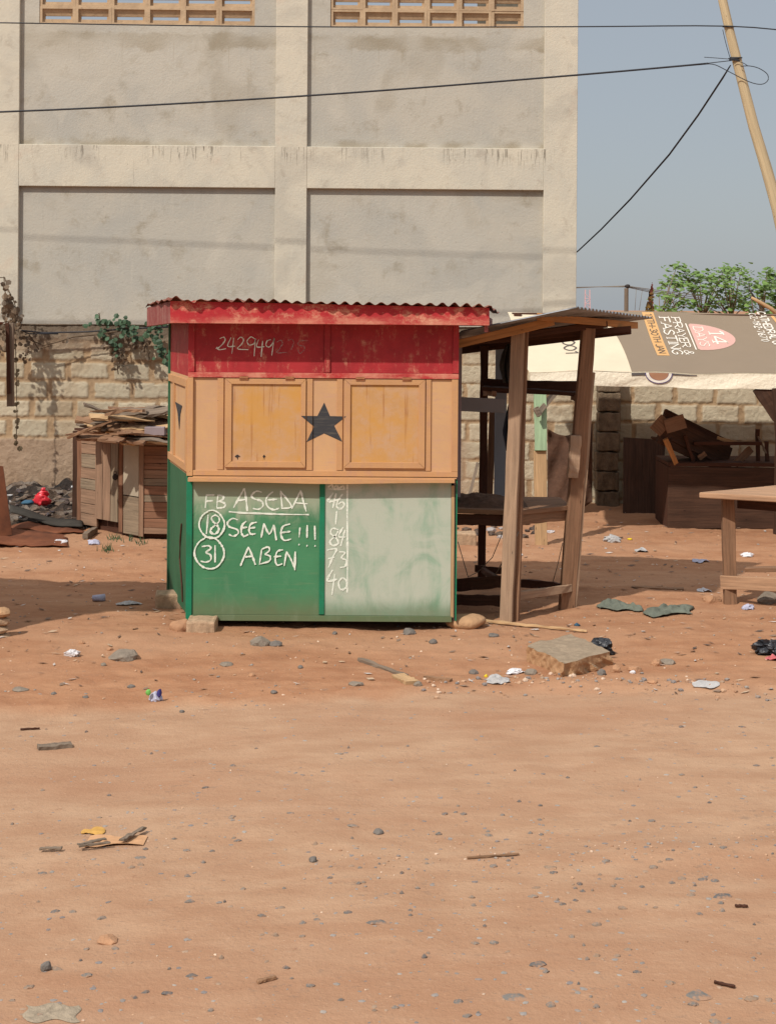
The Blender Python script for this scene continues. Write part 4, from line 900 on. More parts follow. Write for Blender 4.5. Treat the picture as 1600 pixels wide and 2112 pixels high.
m = MB(); ribbon(m, [(xl0-.022, sm_-rs_), (xl0-.022, sm_+rs_)], .012, cs, .006); sub(sheet, m, 'white_rule', MAT['b_white'], canO)
text(sheet, '14', xl0+.165, sm_-rs_*.58, .14, rs_*1.2, 'b_white', wd=.13, serif=True, lab='white number 14', off=.0075)
text(sheet, 'DAYS', xl0+.035, sm_-rs_*.74, .09, rs_*1.5, 'b_white', wd=.10, serif=True, lab='white word DAYS', off=.0075)
line(sheet, 'GZ-192-7671)', (1543, 645), (1573, 698), .065, 'b_white', wd=.19, lab='white lettering GZ-192-7671)')
line(sheet, 'CATHEDRAL OF', (1563, 642), (1596, 708), .075, 'b_white', wd=.19, lab='white lettering CATHEDRAL OF')
line(sheet, '001', (1160, 694), (1166, 726), .115, 'b_dark', wd=.12, lab='dark number 001')
xk, sk = cp(1600, 660); m = MB(); ribbon(m, [(xk-.01, .05), (xk+.04, .4)], .03, cs, .006); sub(sheet, m, 'orange_stroke', MAT['b_orange'], canO)
# hem prints
xh0, xh1 = cp(1300, 764)[0], cp(1410, 764)[0]
m = MB(); m.grid(lambda u, v: hp(xh0+(xh1*1.04-xh0)*u, .02+.20*v*(1-u*.7), .008), 20, 3); sub(hemo, m, 'dark_strip', MAT['b_dark'], canO)
xe0 = cp(1356, 764)[0]; rr = .118
def half(r0, r1, off, mat, nm):
    m = MB(); sc_ = 1/(BZ-HZ); 
    m.grid(lambda u, v: hp(xe0+(r0+(r1-r0)*v)*math.cos(math.pi*u), .03+(r0+(r1-r0)*v)*math.sin(math.pi*u)*sc_*.82, off), 30, 5); sub(hemo, m, nm, MAT[mat], canO)
half(.003, .088, .0105, 'b_tan', 'emblem_centre'); half(.0885, .114, .0105, 'b_white', 'emblem_ring'); half(.1145, .122, .0105, 'b_purple', 'emblem_border'); half(.086, .0882, .0112, 'b_purple', 'emblem_border')
# supports of canopy
def post(nm, p0, p1, w_, t_, mat, par=can): m = MB(); m.beam(p0, p1, w_, t_, (0, 1, 0), 6, .003); return m.build(nm, MAT[mat], par, bevel=.003)
g0 = G(1114, 1121); post('post', Vector((g0.x, 13.95, g0.z-.02)), at(1113, 930, 13.97), .105, .04, 'w_pale'); tag(post('post', at(1115, 930, 13.95), at(1113, 790, 14.1), .105, .05, 'w_mint'), 'pale mint painted upper length of the post')
post('brace', at(1108, 855, 13.9), at(1148, 805, 14.25), .05, .02, 'w_grey'); post('brace', at(1104, 840, 13.9), at(1112, 858, 13.9), .05, .02, 'w_grey')
post('post', Vector((3.55, 14.6, 0)), Vector((3.55, 14.5, 1.44)), .10, .08, 'w_counter'); post('brace', at(1608, 860, 14.3), at(1566, 797, 14.3), .14, .05, 'w_counter')
post('post', Vector((3.56, 14.25, 0)), at(1604, 800, 14.25), .10, .08, 'w_counter')
post('post', Vector((1.3, 15.6, 0)), Vector((1.25, 15.63, 2.0)), .07, .07, 'w_dark'); post('post', Vector((5.9, 15.6, 0)), Vector((5.9, 15.63, 1.98)), .07, .07, 'w_dark'); post('post', Vector((5.9, 14.3, 0)), Vector((5.9, 14.3, 1.46)), .07, .07, 'w_dark')
post('ridge_pole', Vector((1.2, 15.66, 1.975)), Vector((6.2, 15.66, 1.97)), .05, .05, 'w_dark'); post('eave_pole', Vector((1.28, 14.34, 1.44)), Vector((6.2, 14.34, 1.43)), .05, .05, 'w_dark')

# things under the canopy
cnt = thing('counter', (3.2, 15.2, 0), 'large dark brown timber counter under the banner awning', 'counter')
cA, cB = at(1377, 960, 15.0), at(1640, 955, 15.0)
m = MB(); m.beam((cA.x, 15.0, cA.z*.5+.0), (cB.x+.8, 15.0, cA.z*.5), .03, cA.z-.02, (0, 0, 1), 8, .006); m.build('front_board', MAT['w_counter'], cnt, bevel=.004)
m = MB(); m.box(cA.x, 14.98, cA.z-.005, cB.x+.8, 15.7, cA.z+.03); m.build('top_board', MAT['w_dark'], cnt, bevel=.004)
m = MB(); m.box(cA.x, 15.02, .0, cA.x+.03, 15.68, cA.z-.01); m.build('side_board', MAT['w_dark'], cnt)
def loose(nm, a, b, w_, t_, mat, label, cat, up=(0, 1, 0), **k): m = MB(); m.beam(a, b, w_, t_, up, 5, .004); return tag(m.build(nm, MAT[mat], bevel=.003), label, cat, **k)
# tilted trough
tr = thing('wooden_trough', at(1450, 930, 15.3), 'dark open ended wooden trough propped up slanting on the counter', 'trough')
a, b = at(1362, 884, 14.95), at(1500, 950, 15.35)
m = MB(); m.beam(a, b, .03, .26, (0, 0, 1), 4, .003); m.build('side', MAT['w_counter'], tr); m = MB(); m.beam(a+Vector((.06, .3, .05)), b+Vector((.06, .3, .05)), .03, .24, (0, 0, 1), 4, .003); m.build('side', MAT['w_dark'], tr)
m = MB(); m.beam(a+Vector((.03, .15, -.10)), b+Vector((.03, .15, -.10)), .3, .02, (0, 0, 1), 4, .003); m.build('bottom', MAT['w_counter'], tr)
m = MB(); m.beam(at(1352, 868, 14.9), at(1372, 886, 14.9), .05, .16, (0, 0, 1), 3, .002); m.build('end_board', MAT['w_brown'], tr)
m = MB(); m.beam(at(1372, 880, 14.85), at(1412, 868, 14.85), .03, .13, (0, 0, 1), 3, .002); m.build('end_board', MAT['w_brown'], tr)
loose('plank', at(1372, 905, 14.9), at(1394, 958, 15.0), .045, .03, 'w_orange', 'short yellowish plank propping the slanted trough', 'plank')
loose('plank', at(1480, 903, 15.3), at(1525, 915, 15.4), .03, .03, 'w_pale', 'pale lath showing at the lower end of the slanted trough', 'plank')
loose('plank', at(1430, 914, 15.1), at(1570, 915, 15.1), .04, .03, 'w_dark', 'dark level rail lying above the dark brown counter', 'plank', (0, 0, 1))
loose('plank', at(1412, 898, 15.0), at(1432, 958, 15.05), .03, .03, 'w_dark', 'thin dark stick leaning left of the level rail on the counter', 'plank')
loose('plank', at(1515, 958, 15.2), at(1548, 925, 15.25), .07, .03, 'w_brown', 'short brown plank leaning under the level rail on the counter', 'plank')
loose('plank', at(1563, 958, 15.2), at(1562, 885, 15.2), .035, .035, 'w_dark', 'thin upright stake behind the right end of the counter', 'plank')
loose('plank', at(1582, 958, 15.2), at(1580, 910, 15.2), .035, .035, 'w_dark', 'shorter upright stake at the far right of the counter', 'plank')
loose('plank', at(1563, 900, 15.15), at(1580, 935, 15.15), .02, .02, 'w_grey', 'grey lath slanting between the two upright stakes', 'plank')
loose('plank', at(1440, 945, 15.1), at(1455, 935, 15.1), .05, .03, 'w_brown', 'small brown offcut on the left part of the counter', 'plank')
loose('wall_shade_board', at(1328, 1072, 15.9), at(1328, 905, 16.25), .42, .02, 'w_counter', 'dark flat board standing in for the shaded wall between pilaster and counter', 'door')  # dark board put in place of plain plastered wall lying in shade
m = MB(); m.grid(lambda u, v: at(1129+u*92, 884+14*math.sin(u*4)+v*(172-10*u), 15.85+.07*math.sin(u*6+v*3)+.02*math.sin(u*17+v*11)), 24, 24); tag(m.build('crumpled_sheet', MAT['shade_brown_sheet'], solid=.004, smooth=True), 'crumpled sheet, widened and dark brown in place of shade on the wall behind the stall post', 'sheet')  # crumpled sheet, widened over the lit wall, dark brown standing in for awning shade
m = MB(); m.beam(at(968, 1020, 15.4), at(985, 955, 15.9), .03, .012, (0, 1, 0), 4, .002); tag(m.build('plank', MAT['w_grey']), 'thin pale lath leaning in shade behind the stall', 'plank')

# ================================================================== RIGHT TABLE
tab = thing('work_table', (3.0, 11.4, 0), 'rough plank table with pale top board at the right edge', 'table')
ta, tb = at(1441, 1022, 11.0), at(1720, 1040, 10.9)
m = MB(); z1 = at(1441, 1015, 11.0).z

C_ = Vector((ta.x, 11.0, z1-.04)); e1 = Vector((1.15, -.52, 0)); e2 = Vector((.78, .56, 0)); up_ = Vector((0, 0, .04))
for k_ in range(3):
    a_, b_ = e2*(k_/3), e2*((k_+1)/3-.008); jz = Vector((0, 0, random.uniform(-.002, .003)))
    m.hexa([C_+a_+jz, C_+e1+a_+jz, C_+e1+b_+jz, C_+b_+jz, C_+a_+up_+jz, C_+e1+a_+up_+jz, C_+e1+b_+up_+jz, C_+b_+up_+jz])
m.build('table_top', MAT['w_table'], tab, bevel=.007)
m = MB(); p = G(1503, 1246); m.beam((p.x+.01, p.y, p.z-.02), (at(1500, 1040, 11.1).x, 11.1, z1-.045), .085, .06, (0, 1, 0), 8, .003); m.build('leg', MAT['w_brown'], tab, bevel=.005)
for lx, ly in ((3.12, 10.66), (2.86, 11.46), (3.72, 11.1)):
    m = MB(); m.beam((lx, ly, 0), (lx, ly, z1-.045), .08, .06, (0, 1, 0)); m.build('leg', MAT['w_brown'], tab)
m = MB(); m.beam(at(1486, 1201, 11.05), at(1775, 1212, 10.62), .03, .09, (0, 0, 1), 6, .004); m.build('stretcher', MAT['w_table'], tab, bevel=.004)
m = MB(); m.beam((2.42, 11.14, z1-.085), (3.08, 10.76, z1-.085), .03, .08, (0, 0, 1), 6, .004); m.build('apron', MAT['w_dark'], tab)
loose('plank', at(1537, 1175, 11.9), at(1700, 1172, 11.7), .09, .03, 'w_brown', 'brown plank lying low behind the leg of the pale topped table', 'plank', (0, 0, 1))
def stone(px, py, wpx, hpx, mat, label, dk=1.0, name='stone', group=None, cat='stone', sub_=2, bury=.3):
    p = G(px, py+hpx*.5); w_ = wpx*p.y/F; h = hpx*p.y/F; m = MB(); m.stone((p.x, p.y+w_*dk*.3, p.z+h*(.5-bury)), (w_, w_*dk, h*1.25), sub_, .25, 0)
    return tag(m.build(name, MAT[mat], smooth=False), label, cat, group)
stone(1585, 1232, 55, 28, 'stone_grey', 'large grey stone under the pale topped table', sub_=3)
stone(1470, 1233, 40, 20, 'stone_tan', 'brown stone at the foot of the table leg', sub_=3)

# ================================================================== LEFT STALL (mostly outside the frame) 
ls = thing('rusty_roofed_stall', (-3.4, 9.9, 0), 'stall at the left edge showing only a rusty roof corner', 'stall')
m = MB(); m.box(-4.6, 9.32, .1, -2.87, 10.45, 1.82); m.build('body', MAT['w_brown'], ls)
m = MB(); m.grid(lambda u, v: (-4.8+2.30*u, 9.25+1.32*v, 1.945-.02*v+.009*math.sin(u*2.3/.076*6.283)), 200, 4); m.build('corrugated_roof', MAT['rust'], ls, smooth=True, solid=.002)
m = MB(); m.beam((-4.7, 10.5, 1.90), (-2.53, 10.5, 1.90), .03, .06, (0, 0, 1)); m.beam((-2.55, 9.3, 1.90), (-2.55, 10.5, 1.90), .03, .06, (0, 0, 1)); m.build('roof_frame', MAT['w_dark'], ls)
bl0 = at(21, 675, 10.5); bl1 = at(22, 838, 10.5); m = MB(); m.beam(bl0+Vector((0, 0, .03)), bl1, .045, .03, (0, 1, 0), 5, .002); m.build('hanging_batten', MAT['w_grey'], ls, bevel=.002)
m = MB(); m.beam(bl0+Vector((-.012, -.03, .03)), at(19, 812, 10.46), .022, .02, (0, 1, 0), 5, .002); m.build('hanging_batten', MAT['w_dark'], ls, bevel=.002)
for i in range(4):
    m = MB(); p = G(2, 1316); m.stone((p.x-.02+random.uniform(-.01, .01), p.y+.06, .03+i*.05), (.13, .16, .062), 2, .15); tag(m.build('support_stone', MAT['cement_block' if i != 3 else 'clay_block']), 'flat stone in the small stack at the left edge of the yard', 'stone', 'stones stacked at the left edge')
# ------------------------------------------------------------------ hut with wood pile
hut = thing('low_hut', (-2.1, 14.5, 0), 'low plank hut with padlocked door under a heap of scrap boards', 'hut')
HC = Vector((-2.13, 14.05, 0)); HL = Vector((-2.80, 14.75, 0)); HR = Vector((-1.30, 13.98, 0)); ht = .90
def hb(t, z, base=0): p = HC.lerp(HL, t) if base == 0 else HC.lerp(HR, t); return Vector((p.x, p.y, z))
def plankrow(side, t0, t1, z0, z1, nm, mats, n_):
    zs = [z0]+sorted(z0+(z1-z0)*(i+random.uniform(-.2, .2))/n_ for i in range(1, n_))+[z1]
    out = (Vector((-.72, -.69, 0)) if side == 0 else Vector((0, -1, 0)))
    for i in range(n_):
        m = MB(); a, b = hb(t0, (zs[i]+zs[i+1])/2, side), hb(t1, (zs[i]+zs[i+1])/2, side); o_ = out*random.uniform(0, .006)
        m.beam(a+o_, b+o_, .02, zs[i+1]-zs[i]-.005, (0, 0, 1), 4, .0015); m.build(nm, MAT[random.choice(mats)], hut)
plankrow(0, .70, .97, .05, ht, 'wall_plank', ['w_hut', 'w_hut', 'w_hut3'], 8)
plankrow(1, .02, 1.0, .06, ht-.02, 'wall_plank', ['w_hut2', 'w_hut', 'w_hut3', 'w_hut2'], 12)
m = MB(); a, b = hb(.985, .05), hb(.985, ht); m.beam(a, b, .06, .05, (0, 1, 0)); m.build('corner_post', MAT['w_hut2'], hut)
m = MB(); q = hb(1.08, .0); m.beam(q+Vector((-.0, .02, .06)), q+Vector((0, .02, ht-.01)), .05, .04, (0, 1, 0)); m.build('corner_post', MAT['w_counter'], hut)
out = Vector((-.72, -.69, 0))*.02
door = None
for i, (t0, t1) in enumerate(((.70, .58), (.575, .45), (.445, .33))):
    m = MB(); c = (t0+t1)/2; wd_ = (t0-t1)*(HL-HC).length-.004; a, b = hb(c, .13)+out, hb(c, ht-.06)+out
    m.beam(a, b, .018, wd_, (HL-HC).normalized(), 4, .002)
    if i == 0: door = m.build('door', MAT['w_hut'], hut)
    else: sub(door, m, 'door_plank', MAT['w_hut' if i == 1 else 'w_hut3'], hut.location)
m = MB(); a = hb(.34, .53)+out*2.6; m.stone(a, (.05, .02, .06), 2, .05); m.tube([a+Vector((-.012, 0, .02)), a+Vector((-.01, 0, .05)), a+Vector((.01, 0, .05)), a+Vector((.012, 0, .02))], .004, 5); sub(door, m, 'padlock', MAT['iron_dark'], hut.location)
m = MB(); a, b = hb(.27, .38+.0)+out*.6, hb(.03, .38)+out*.6; m.hexa([a, b, b-out*.5, a-out*.5, a+Vector((0, 0, .49)), b+Vector((0, 0, .49)), b-out*.5+Vector((0, 0, .49)), a-out*.5+Vector((0, 0, .49))]); m.build('grey_panel', MAT['hut_panel'], hut)
m = MB(); a, b = hb(.27, .04)+out*.5, hb(.03, .04)+out*.5; m.hexa([a, b, b-out*.5, a-out*.5, a+Vector((0, 0, .33)), b+Vector((0, 0, .33)), b-out*.5+Vector((0, 0, .33)), a-out*.5+Vector((0, 0, .33))]); m.build('lower_panel', MAT['w_hut3'], hut)
m = MB(); a, b = hb(.30, .05)+out*.8, hb(.30, ht-.05)+out*.8; m.beam(a, b, .035, .03, (0, 1, 0)); m.build('door_post', MAT['w_hut2'], hut)
m = MB(); a, b = hb(.0, .04)+Vector((0, -.012, 0)), hb(.0, ht)+Vector((0, -.012, 0)); m.beam(a, b, .04, .03, (0, 1, 0)); m.build('corner_post', MAT['w_hut'], hut)
m = MB()
for (x0, y0, x1, y1) in ((HL.x, HL.y+.02, -1.9, 15.6), ): m.hexa([Vector((-2.78, 14.8, .02)), Vector((-2.16, 14.1, .02)), Vector((-1.34, 14.03, .02)), Vector((-1.5, 15.4, .02)), Vector((-2.78, 14.8, ht-.02)), Vector((-2.16, 14.1, ht-.02)), Vector((-1.34, 14.03, ht-.02)), Vector((-1.5, 15.4, ht-.02))])
m.build('inner_box', MAT['w_dark'], hut)
m = MB(); m.prism([Vector((-2.86, 14.78, ht)), Vector((-2.16, 14.0, ht)), Vector((-1.2, 13.94, ht)), Vector((-1.4, 15.5, ht))], (0, 0, .02)); m.build('roof_board', MAT['w_dark'], hut)
random.seed(11)
slats = [((137, 897), (215, 893), 13.95), ((140, 903), (232, 868), 13.9), ((158, 901), (262, 905), 13.85), ((205, 903), (300, 912), 13.8), ((225, 912), (262, 890), 13.75), ((235, 900), (352, 912), 13.8), ((250, 893), (352, 902), 13.85),
         ((230, 880), (300, 895), 14.0), ((198, 874), (235, 852), 14.1), ((220, 860), (290, 858), 14.1), ((262, 866), (352, 868), 14.0), ((225, 846), (320, 850), 14.3), ((240, 852), (335, 856), 14.2), ((228, 842), (310, 842), 14.4),
         ((210, 888), (275, 872), 14.0), ((250, 880), (352, 878), 14.1), ((240, 896), (310, 884), 13.95), ((180, 890), (250, 872), 14.2), ((270, 858), (352, 862), 14.3), ((200, 880), (330, 888), 14.4), ((240, 870), (300, 880), 14.3), ((235, 886), (352, 892), 14.2),
         ((160, 898), (240, 880), 14.5), ((250, 915), (352, 916), 13.8), ((215, 900), (290, 868), 14.5), ((280, 850), (350, 872), 14.5)]
for i in range(30):
    t = random.random(); cx_ = 215+random.random()*140; top_ = 842+max(0, (262-cx_))*.62; cy_ = top_+(912-top_)*t; ln_ = random.uniform(35, 75); sl_ = random.gauss(0, 7)-max(0, (250-cx_))*.12
    slats.append(((cx_-ln_, cy_-sl_*-1), (min(cx_+ln_, 352), cy_-sl_), random.uniform(13.95, 14.7)))
for i, (a, b, Y_) in enumerate(slats):
    m = MB(); m.beam(at(*a, Y_-.05+random.uniform(-.2, .1)), at(*b, Y_+random.uniform(-.15, .25)), random.uniform(.07, .15), random.uniform(.012, .026), (random.uniform(-.15, .15), random.uniform(-.38, .15), 1), 9, .006, bow=random.uniform(-.03, .03), taper=random.uniform(.6, 1.1))
    tag(m.build('scrap_board', MAT[random.choice(['w_scrap', 'w_grey', 'w_grey', 'w_pale', 'w_brown', 'w_scrap'])]), 'weathered scrap board in the heap on top of the low hut', 'board', 'scrap boards heaped on the low hut')
m = MB(); p = at(319, 889, 13.88); m.box(p.x-.085, 13.86, p.z-.035, p.x+.085, 14.0, p.z+.035); tag(m.build('small_box', MAT['mauve'], bevel=.003), 'small mauve grey box tucked among the scrap boards', 'box')
# rubbish heap
m = MB(); random.seed(5)
def heap(u, v):
    x = -3.95+1.25*u; y = 14.6+1.7*v; e = math.sin(math.pi*u)**.5*math.sin(math.pi*min(v*1.3, 1))**.5 if v*1.3 < 1 else math.sin(math.pi*u)**.5
    z = ghs(x, y)+(.09+.10*v)*e*(1+.9*float(fbm(np.array([x*5]), np.array([y*5]), 90, 4))) ; return (x, y, z)
m.grid(heap, 50, 50)
n = N('rubbish'); v = n.co(); c_ = n.vor(v, 13, out='Color'); cs_ = n.sep(c_)
MAT['rubbish'] = n.done(n.ramp(cs_[0], [(.0, A(44, 40, 38)), (.35, A(74, 62, 54)), (.65, A(112, 90, 72)), (.9, A(150, 136, 122))]), .8, n.mth('ADD', n.noise(v, 12, 6, .8), n.vor(v, 13)), .06, 1.0)
hp_o = tag(m.build('rubbish_heap', MAT['rubbish'], smooth=False), kind='stuff')
hp_o['label'] = 'dark heap of mixed rubbish against the wall'
m = MB()
for i in range(130):
    u, v = random.uniform(.05, .95), random.uniform(0.02, .9); p = Vector(heap(u, v)); s_ = random.uniform(.03, .11)
    c = random.choice([(.03, .03, .035), (.05, .04, .035), (.1, .08, .06), (.03, .035, .045), (.07, .06, .05), (.12, .09, .07)]) if random.random() < .97 else (.5, .5, .5)
    m.c = c; m.stone(p+Vector((0, 0, .01)), (s_, s_*.8, s_*random.uniform(.2, .6)), 1, .5, random.random()*3)
tag(m.build('rubbish_scraps', MAT['gravel']), kind='stuff')
p = at(88, 1036, 15.2); m = MB()
for (dx_, dz_, s_) in ((0, .025, .17), (.0, .075, .11), (.005, .12, .055)): m.stone((p.x+dx_, 15.2, p.z+dz_), (s_, s_*.8, s_*.75), 4, .5, fq=2.6)
tag(m.build('red_plastic_bag', MAT['red_pl'], smooth=True), 'knotted shiny red plastic bag on the rubbish heap', 'bag')
m = MB(); p = at(57, 1036, 15.1); m.stone((p.x, 15.1, p.z), (.12, .1, .05), 2, .4); tag(m.build('rag', MAT['blue_rag'], smooth=True), 'blue rag beside the red plastic bag', 'rag')
m = MB(); m.grid(lambda u, v: at(20+u*150, 1042+u*32+6*math.sin(u*3)+v*14, 14.75-.25*v)+Vector((0, 0, .01*math.sin(u*8))), 20, 3); tag(m.build('bent_board', MAT['dark_cloth'], solid=.012, smooth=True), 'long dark bent strip lying across the rubbish heap', 'strip')
# rusty sheets at the left
m = MB(); a, b, c, d = at(-60, 1110, 13.6), at(25, 1104, 13.9), at(6, 962, 14.2), at(-60, 950, 14.0)
m.hexa([a, b, b+Vector((0, .012, 0)), a+Vector((0, .012, 0)), d, c, c+Vector((0, .012, 0)), d+Vector((0, .012, 0))]); tag(m.build('leaning_sheet', MAT['rust_sheet']), 'dark rusty metal sheet standing on edge at the left of the rubbish', 'metal sheet')
for k_, (x0, x1, yy, y2, lab) in enumerate(((-80, 140, 1103, 1130, 'curled rusty metal sheet lying flat in front of the rubbish'), (20, 175, 1092, 1102, 'narrow rusty sheet lying between the rubbish and the low hut'))):
    def f(u, v):
        q = G(x0+(x1-x0)*u, yy+(y2-yy)*v); return (q.x, q.y, q.z+.025+.04*math.sin(u*4.2+v)*(1-v*.6)+.01*math.sin(u*9))
    m = MB(); m.grid(f, 20, 5, True); tag(m.build('flat_sheet', MAT['rust_sheet'], smooth=True, solid=.006), lab, 'metal sheet')

# ================================================================== VINES
def leaf(m, c, s_, nrm, c_):
    nrm = nrm.normalized(); a = nrm.cross(Vector((random.uniform(-1, 1), random.uniform(-1, 1), random.uniform(-1, 1)))).normalized(); b_ = nrm.cross(a); b = len(m.v); m.c = c_
    for (u, v) in ((0, -.5), (.42, -.25), (.45, .2), (0, .6), (-.45, .2), (-.42, -.25)): m.v.append(tuple(c+a*u*s_+b_*v*s_+nrm*(-.12*s_ if u else 0)))
    m.face([b, b+1, b+2, b+3]); m.face([b, b+3, b+4, b+5])
vine = thing('climbing_vine', (-3, 16.35, 0), 'green leafed vine with brown dead strands trailing over the wall left of the kiosk roof', 'vine')
random.seed(3); m = MB(); YV = 16.38
spots = [(205, 663, 8), (222, 668, 10), (245, 668, 10), (265, 672, 8), (215, 690, 10), (228, 700, 8), (240, 715, 6), (240, 730, 5), (250, 683, 9), (270, 685, 10), (285, 697, 9), (300, 690, 8), (262, 660, 3), (320, 680, 10), (325, 695, 12), (330, 708, 9), (332, 725, 11), (342, 735, 10), (345, 748, 8), (312, 668, 6), (338, 668, 6), (185, 668, 3), (204, 655, 2), (250, 655, 2)]
for x, y, k in spots:
    for i in range(k): p = at(x+random.gauss(0, 6), y+random.gauss(0, 5), YV-random.uniform(0, .10)); t = random.uniform(.6, 1.3); leaf(m, p, random.uniform(.028, .062), Vector((random.uniform(-.6, .5), -1, random.uniform(0, .8))), (t, t, t))
m.build('leaves', MAT['vine'], vine)
m = MB()
for x, y, k in [(225, 705, 25), (245, 720, 25), (243, 740, 16), (275, 705, 20), (298, 712, 24), (305, 725, 12), (245, 755, 8), (55, 690, 16), (60, 715, 14), (50, 735, 10), (130, 700, 4)]:
    for i in range(k): p = at(x+random.gauss(0, 8), y+random.gauss(0, 8), YV-random.uniform(0, .05)); t = random.uniform(.3, .9); leaf(m, p, random.uniform(.02, .05), Vector((random.uniform(-1, 1), -1, random.uniform(-.5, .8))), (t, t, t))
m.build('dead_leaves', MAT['dry'], vine)
m = MB()
for path in ([(60, 700), (90, 712), (120, 705), (150, 695), (200, 690), (250, 682)], [(240, 690), (243, 720), (241, 750), (244, 772)], [(60, 690), (80, 720), (105, 712)], [(300, 685), (320, 700), (332, 720), (343, 745)], [(200, 662), (260, 676), (330, 676)], [(204, 645), (206, 658)], [(225, 690), (232, 712), (228, 730)], [(285, 695), (300, 712), (306, 735)]):
    m.tube([at(x, y, YV-.03-.02*random.random()) for x, y in path], .006, 5)
m.build('stems', MAT['vinestem'], vine)
m = MB(); m.tube([at(30, 680, 16.3), at(90, 686, 16.35), at(180, 684, 16.36), at(260, 678, 16.36), at(352, 674, 16.3)], .008, 5); m.tube([at(30, 676, 16.3), at(60, 688, 16.33), at(120, 688, 16.35)], .006, 5); tag(m.build('wall_cable', MAT['cable'], smooth=True), 'thin black cable sagging along the top of the boundary wall', 'cable')
dv = thing('dry_creeper', (-3.8, 16.2, 0), 'dead brown creeper hanging at the far left before the wall', 'creeper')
m = MB()
for x, y, k, s_ in [(8, 590, 6, 5), (12, 610, 8, 4), (18, 625, 18, 6), (24, 640, 20, 7), (30, 655, 14, 7), (12, 650, 12, 8), (5, 680, 16, 8), (14, 700, 16, 8), (8, 725, 12, 7), (36, 672, 8, 5), (30, 690, 8, 5)]:
    for i in range(k): p = at(x+random.gauss(0, s_), y+random.gauss(0, 7), 16.1+random.uniform(-.1, .1)); t = random.uniform(.35, 1.1); leaf(m, p, random.uniform(.03, .07), Vector((random.uniform(-1, 1), -1, random.uniform(-.5, .8))), (t, t, t))
for x, y in [(33, 745), (34, 765), (35, 790), (34, 830), (32, 848), (35, 868), (35, 880), (33, 900), (34, 914), (40, 922), (32, 690), (31, 715)]:
    for i in range(3): p = at(x+random.gauss(0, 1.5), y+random.gauss(0, 3), 16.1); leaf(m, p, random.uniform(.03, .05), Vector((random.uniform(-1, 1), -1, 0)), (.35, .38, .3))
m.build('leaves', MAT['dry'], dv)
m = MB(); m.tube([at(8, 570, 16.1), at(10, 600, 16.1), at(25, 640, 16.1), at(32, 700, 16.1), at(34, 800, 16.1), at(35, 860, 16.1), at(33, 915, 16.1)], .005, 5); m.tube([at(0, 572, 16.1), at(10, 572, 16.1), at(14, 590, 16.1), at(30, 625, 16.1), at(38, 660, 16.1)], .005, 5); m.build('stems', MAT['vinestem'], dv)

# ================================================================== POLE, WIRES
YP = 18.3
pl_ = thing('utility_pole', at(1716, 1000, YP)*1.0, 'leaning stripped wooden utility pole at the upper right', 'pole'); pl_.location.z = 0
pp = [(1478, -60), (1484, 0), (1500, 70), (1520, 150), (1548, 260), (1575, 350), (1597, 430), (1625, 560), (1660, 760), (1712, 1010)]
m = MB(); m.tube([at(x+6, y, YP) for x, y in pp], [.048, .05, .052, .056, .060, .064, .066, .07, .075, .08], 14); m.build('shaft', MAT['pole'], pl_, smooth=True)
m = MB()
for (x, y) in ((1513, 120), (1515, 123), (1517, 118), (1501, 54)):
    c = at(x+1, y, YP); m.tube([c+Vector((.064*math.cos(t), .064*math.sin(t), .01*math.sin(t))) for t in [i*.63 for i in range(11)]], .008, 5, False)
m.build('binding_wire', MAT['cable'], pl_)
def wire(name, pts, r, label): m = MB(); m.tube(pts, r, 6); tag(m.build(name, MAT['cable'], smooth=True), label, 'wire')
def w3(pts, Y): return [at(x, y, Y) for x, y in resample(pts, 4)]
wire('overhead_wire', w3([(-500, 40), (0, 46), (400, 52), (800, 55), (1200, 54), (1501, 53), (1700, 68), (2100, 84)], YP-.06), .0075, 'thin straight overhead wire along the top of the picture')
wire('overhead_wire', w3([(-500, 243), (0, 230), (400, 211), (800, 185), (1200, 153), (1460, 130)], YP-.06), .0115, 'thick overhead cable sloping up to the leaning pole')
m = MB(); m.tube(w3([(1455, 130), (1490, 126), (1508, 124)], YP-.06), .005, 5); m.tube(w3([(1452, 117), (1480, 119), (1505, 121)], YP-.07), .004, 5)
m.tube(w3([(1455, 131), (1475, 133), (1505, 148), (1545, 168), (1570, 173), (1583, 165), (1582, 152), (1565, 140), (1545, 135), (1527, 136)], YP-.08), .005, 5); m.tube(w3([(1510, 122), (1530, 128), (1542, 135)], YP-.08), .004, 5)
m.tube(w3([(1490, 60), (1497, 90), (1505, 118)], YP-.06), .004, 5); tag(m.build('wire_loop', MAT['cable'], smooth=True), 'loop of spare wire hanging from the leaning pole', 'wire')
gp = [at(1506, 134, 18.25), at(1490, 160, 18.5), at(1440, 236, 19.3), at(1380, 318, 20.2), at(1300, 410, 21.2), at(1240, 472, 22), at(1192, 517, 22.6), at(1130, 560, 23.4)]
wire('overhead_wire', gp, [.008, .012, .012, .012, .011, .010, .009, .009], 'sagging black wire curving down from the pole to the building')

